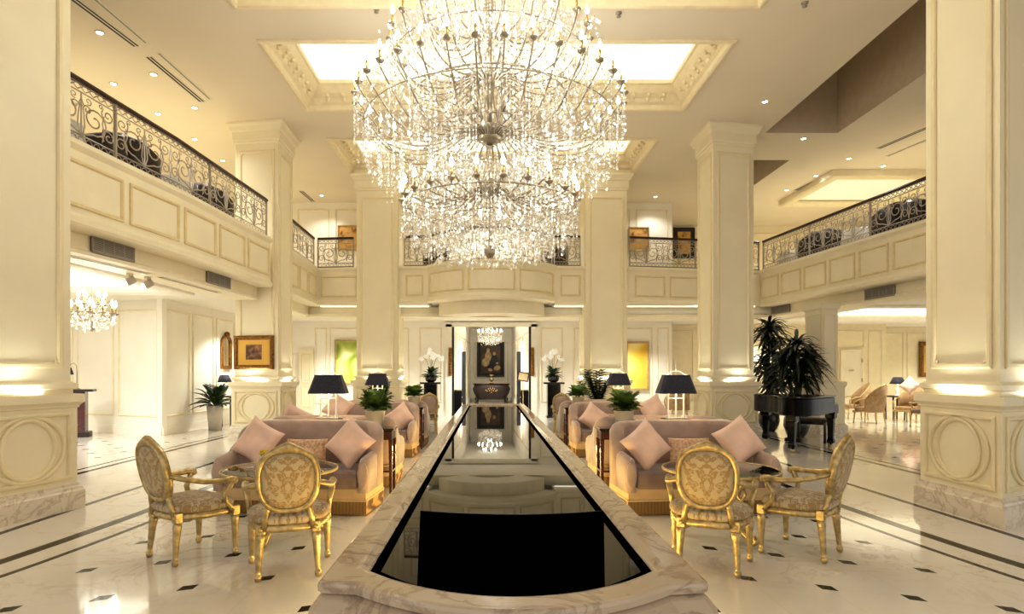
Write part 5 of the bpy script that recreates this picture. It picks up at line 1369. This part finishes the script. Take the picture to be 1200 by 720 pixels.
mb = MB(); mb.box(-.16,.16,-.005,.004,-.14,.14,Rt); mb.build('sheet', simple('tan_printed_sheet',(206,180,140),.6,var=.15,scale=20), r)
# dark display cabinet in the recess and a chair before it
A, Bq = at(784,385,22.2), at(806,385,22.2)
r = empty('display_cabinet', ((A.x+Bq.x)/2,22.3,0), 0, 'tall black display cabinet with open shelves behind the right column', 'cabinet'); wd = (Bq.x-A.x)/2
mb = MB(); mb.box(-wd,-wd+.1,-.2,.2,0,3.05); mb.box(wd-.1,wd,-.2,.2,0,3.05); mb.box(-wd,wd,-.2,.2,2.9,3.05); mb.box(-wd,wd,-.2,.2,0,.3); mb.box(-wd,wd,.17,.2,0,3.05); mb.build('carcass', M['black'], r)
for z in (.9,1.4,1.9,2.4):
    mb = MB(); mb.box(-wd+.1,wd-.1,-.18,.17,z,z+.03); mb.build('shelf', M['black'], r)
# ---------------------------------------------------------------- tan lounge armchairs (face -y)
def make_bergere():
    r = empty('lounge_armchair', (0,0,0), 0, 'x', 'armchair', 'tan armchairs in the right lounge')
    mb = MB(); mb.loft([[(-.28,-.30,z),(.28,-.30,z),(.25,.25,z),(-.25,.25,z)] for z in (.34,.46)], caps=True); mb.build('seat', M['uphol'], r, bevel=.03)
    rings = []
    for k in range(13):
        a = PI*k/12; x = .32*math.cos(a); y = .02+.28*math.sin(a); zt = .68+.42*max(0,math.sin(a))**.9
        nx, ny = math.cos(a), math.sin(a); lean = .10*(math.sin(a))
        rings.append([(x-nx*.035,y-ny*.035,.32),(x-nx*.035,y-ny*.035+lean,zt-.02),(x,y+lean,zt),(x+nx*.035,y+ny*.035+lean,zt-.02),(x+nx*.035,y+ny*.035,.32)])
    mb = MB(); mb.loft(rings, caps=True, smooth=True); mb.build('backrest', M['uphol'], r)
    mb = MB(); mb.tube([(-.32,-.26,.40),(-.33,-.28,.60),(-.325,-.1,.69),(-.32,.02,.70)]+[(.32*math.cos(PI-PI*k/8), .03+.38*math.sin(PI*k/8), .70+.41*math.sin(PI*k/8)**.9) for k in range(1,8)]+[(.32,.02,.70),(.325,-.1,.69),(.33,-.28,.60),(.32,-.26,.40)], .022, 6)
    mb.box(-.33,.33,-.33,-.29,.30,.36); mb.build('frame', M['goldpale'], r)
    for x,y in ((-.28,-.29),(.28,-.29),(-.22,.26),(.22,.26)):
        mb = MB(); mb.tube([(x,y,.34),(x*1.03,y*1.03,.15),(x*1.05,y*1.08,0)], [.028,.022,.016], 8); mb.build('leg', M['goldpale'], r)
    return r
used = []; bg = make_bergere()
for px,d,rz,lab in ((1002,18.6,-100,'tan upholstered armchair in the right lounge, leftmost below the flush door'),(1020,17.2,-150+360,'tan upholstered armchair in the right lounge, seen from behind'),
                    (1067,17.6,-60+360,'tan upholstered armchair in the right lounge holding a cushion, right of the round table'),(794,18.2,175,'tan armchair standing between the near right lamp and the column')):
    p = at(px,435,d); place(bg, used, (p.x,d,0), math.radians(rz), lab)
o = cushion('q',1066,452,17.45,40,-15,-50,'pale pink cushion on the armchair right of the round lounge table','pink silk cushions')
p = at(1049,435,18.4); r = empty('round_table', (p.x,18.4,0), 0, 'small dark round table under the lamp in the right lounge', 'table')
mb = MB(); mb.lathe([(.33,.70),(.36,.71),(.36,.735),(.33,.74)], 28); mb.build('tabletop', M['wooddk'], r)
for k in range(4):
    a = PI/4+PI/2*k; mb = MB(); mb.tube([(.26*math.cos(a),.26*math.sin(a),.71),(.24*math.cos(a),.24*math.sin(a),0)], [.025,.018], 8); mb.build('leg', M['wooddk'], r)
def small_lamp(loc, label, R=.2):
    r = empty('table_lamp', loc, 0, label, 'lamp')
    mb = MB(); mb.lathe([(.09,0),(.09,.02),(.03,.04),(.05,.08),(.075,.15),(.05,.22),(.015,.26),(.012,.40)], 16); mb.build('base', M['petal'], r)
    mb = MB(); mb.lathe([(R,.36),(R*1.01,.362),(R*.55,.57),(R*.54,.57)], 24, caps=False); mb.build('shade', M['shade'], r)
    mb = MB(); mb.sphere((0,0,.43), .035, 8, 6); mb.build('bulb', M['lampbulb'], r)
    light('small_lamp_glow', 'POINT', (loc[0],loc[1],loc[2]+.45), 14*LMP, (255,228,180), .05)
    return r
p = at(1052,435,18.4); small_lamp((p.x,18.4,.74), 'black shaded lamp on the round table in the right lounge', .22)
# ---------------------------------------------------------------- left hall: passage console and lamp, desk
X = -7.13; r = empty('console_table', (X,16.6,0), PI/2, 'dark console against the left passage wall under the mirror', 'console table')
mb = MB(); mb.bbox(-.5,.5,-.17,.17,.78,.82,.01); mb.build('top', M['wooddk'], r)
for x in (-.44,.44):
    for y in (-.12,.12):
        mb = MB(); mb.tube([(x,y,.79),(x,y,0)], [.03,.02], 8); mb.build('leg', M['wooddk'], r)
p = at(263,435,16.6); small_lamp((min(p.x,X+.1),16.6,.82), 'black shaded lamp on the console in the left passage', .2)
p = at(93,435,13.6); r = empty('reception_desk', (p.x,13.6,0), .4, 'dark wooden lectern desk in the left hall under the small chandelier', 'desk')
mb = MB(); mb.bbox(-.34,.30,-.22,.22,1.03,1.08,.012); mb.build('top', M['wooddk'], r)
mb = MB(); mb.box(-.16,.14,-.16,.16,.12,1.03); mb.build('pedestal', M['wood'], r)
mb = MB(); mb.bbox(-.22,.22,-.2,.2,0,.12,.015); mb.build('foot', M['wooddk'], r)
r = empty('desk_lamp', (p.x-.02,13.55,1.08), .4, 'chrome gooseneck reading lamp with black shade on the left desk', 'lamp')
mb = MB(); mb.lathe([(.08,0),(.08,.015),(.012,.03),(.01,.42)], 12); mb.tube([(0,0,.42),(-.01,0,.54),(-.06,0,.60),(-.12,0,.57),(-.15,0,.50)], .009, 6); mb.build('arm', M['silver'], r)
mb = MB(); mb.lathe([(.09,.34),(.092,.342),(.045,.50),(.04,.50)], 16, (-.15,0,0), caps=False); mb.build('shade', M['shade'], r)
mb = MB(); mb.sphere((-.15,0,.40), .03, 8, 6); mb.build('bulb', M['lampbulb'], r)
# ---------------------------------------------------------------- gallery seating
def make_tub():
    r = empty('tub_chair', (0,0,0), 0, 'x', 'armchair', 'dark tub chairs on the galleries'); r.scale = (1.12,1.12,1.2)
    mb = MB(); mb.lathe([(.25,.28),(.29,.30),(.29,.42),(.26,.46),(.001,.46)], 20); mb.build('seat', M['darkseat'], r)
    rings = []
    for k in range(17):
        a = -.25*PI+1.5*PI*k/16; ca, sa = math.cos(a), math.sin(a); zt = .74+.16*max(0,sa)
        rings.append([((.27+o)*ca,(.27+o)*sa,z) for o,z in ((0,.26),(0,zt-.03),(.035,zt),(.08,zt-.03),(.085,.26))])
    mb = MB(); mb.loft(rings, caps=True, smooth=True); mb.build('backrest', M['darkseat'], r)
    for x,y in ((-.2,-.2),(.2,-.2),(-.2,.2),(.2,.2)):
        mb = MB(); mb.tube([(x,y,.3),(x*1.1,y*1.1,0)], [.025,.015], 7); mb.build('leg', M['wooddk'], r)
    return r
def make_cafe():
    r = empty('cafe_table', (0,0,0), 0, 'x', 'table', 'white draped tables on the galleries')
    mb = MB(); rings = []
    for z,rr_,wv in ((.73,.38,0),(.735,.40,0),(.70,.41,.01),(.45,.42,.03),(.25,.43,.04)):
        rings.append([((rr_+wv*math.sin(8*2*PI*k/48))*math.cos(2*PI*k/48),(rr_+wv*math.sin(8*2*PI*k/48))*math.sin(2*PI*k/48),z) for k in range(48)])
    mb.loft(rings, smooth=True); mb.lathe([(.38,.73),(.001,.735)], 48); mb.build('tablecloth', M['linen'], r)
    mb = MB(); mb.lathe([(.25,0),(.25,.02),(.04,.05),(.03,.72)], 14); mb.build('pedestal', M['wooddk'], r)
    return r
def make_banquette(l):
    r = empty('banquette', (0,0,0), 0, 'x', 'sofa')
    mb = MB(); mb.bbox(-l/2,l/2,-.3,.3,.08,.42,.03); mb.build('seat', M['darkseat'], r)
    mb = MB(); mb.bbox(-l/2,l/2,.22,.36,.3,1.32,.05); mb.build('backrest', M['darkseat'], r)
    for s in (-1,1):
        mb = MB(); mb.bbox(s*l/2-.07,s*l/2+.07,-.3,.34,.08,.66,.04); mb.build('arm', M['darkseat'], r)
        for y in (-.24,.24):
            mb = MB(); mb.tube([(s*(l/2-.1),y,.1),(s*(l/2-.1),y,0)], [.03,.02], 7); mb.build('leg', M['wooddk'], r)
    return r
for pts, t, lab in ((left_near,1.55,'long dark high-backed banquette behind the left gallery railing, nearest the big left column'),(left_near,3.5,'long dark high-backed banquette behind the left gallery railing, farther from the big left column'),
                    (right,8.2,'long dark high-backed banquette behind the right gallery railing, nearest the big right column'),(right,6.0,'long dark high-backed banquette behind the right gallery railing, middle one'),(right,3.8,'long dark high-backed banquette behind the right gallery railing, farthest one')):
    P = Path(pts); q = P.at(t,-1.75); q2 = P.at(t+.1,-1.75); b = make_banquette(1.7); b.location = (q.x,q.y,UP)
    b.rotation_euler = (0,0,math.atan2(q2.y-q.y,q2.x-q.x)+PI if False else math.atan2(q2.y-q.y,q2.x-q.x)); b['label'] = lab; b['group'] = 'banquettes on the galleries'
ut, uc = [], []; tub = make_tub(); cafe = make_cafe()
def on_gallery(px, pts, out):
    P, t, q = hit_path(px, pts, -out); return q
ORD = ['first','second','third','fourth','fifth','sixth','seventh','eighth','ninth']
Pq = Path(right); L_ = Pq.len
def seats(pts, side, col, ts, flip):
    P = Path(pts); kc = kt = 0
    for i,t in enumerate(ts):
        q = P.at(t, -.86)
        if i % 3 == 1:
            place(cafe, uc, (q.x,q.y,UP), 0, 'white draped table behind the %s gallery railing, %s from the %s' % (side, ORD[kt], col)); kt += 1
        else:
            place(tub, ut, (q.x,q.y,UP), (PI if (i % 3 == 0) else 0), 'dark tub chair behind the %s gallery railing, %s from the %s' % (side, ORD[kc], col)); kc += 1
seats(right, 'right', 'big right column', [L_-4.0-.93*i for i in range(8)], 1)
seats(left_near, 'left', 'big left column', [1.3+.86*i for i in range(7)], -1)
for px,lab in ((511,'dark tub chair at the left edge of the bowed balcony'),(650,'dark tub chair at the right edge of the bowed balcony')):
    p = at(px,435,17.75); place(tub, ut, (p.x,17.75,UP), 0, lab)
# ---------------------------------------------------------------- general light
for x,y,z,e in ((-9.5,10.5,2.7,100),(-6.6,16.5,2.7,50),(12,17,2.7,60),(0,18.8,2.6,72),(-4.5,18.7,2.6,50),(4.6,18.7,2.6,50),(0,24,3.2,130),(9.5,20.6,2.7,40),(17,20,2.8,80)):
    light('hall_fill', 'SPOT', (x,y,z), e*HAL*2.2, (255,253,246), .10, (0,0,0), angle=2.6)  # added fill spots for the halls, no fixtures belong to them
for x,y,z,e in ((-8,12,6.6,120),(11,13,6.6,140),(0,18.6,6.6,90),(11,20,6.6,90),(-8,17.5,6.6,70)):
    light('gallery_fill', 'SPOT', (x,y,z), e*HAL*1.5, (255,252,244), .10, (0,0,0), angle=2.7)  # added fill spots above the galleries, without fixtures
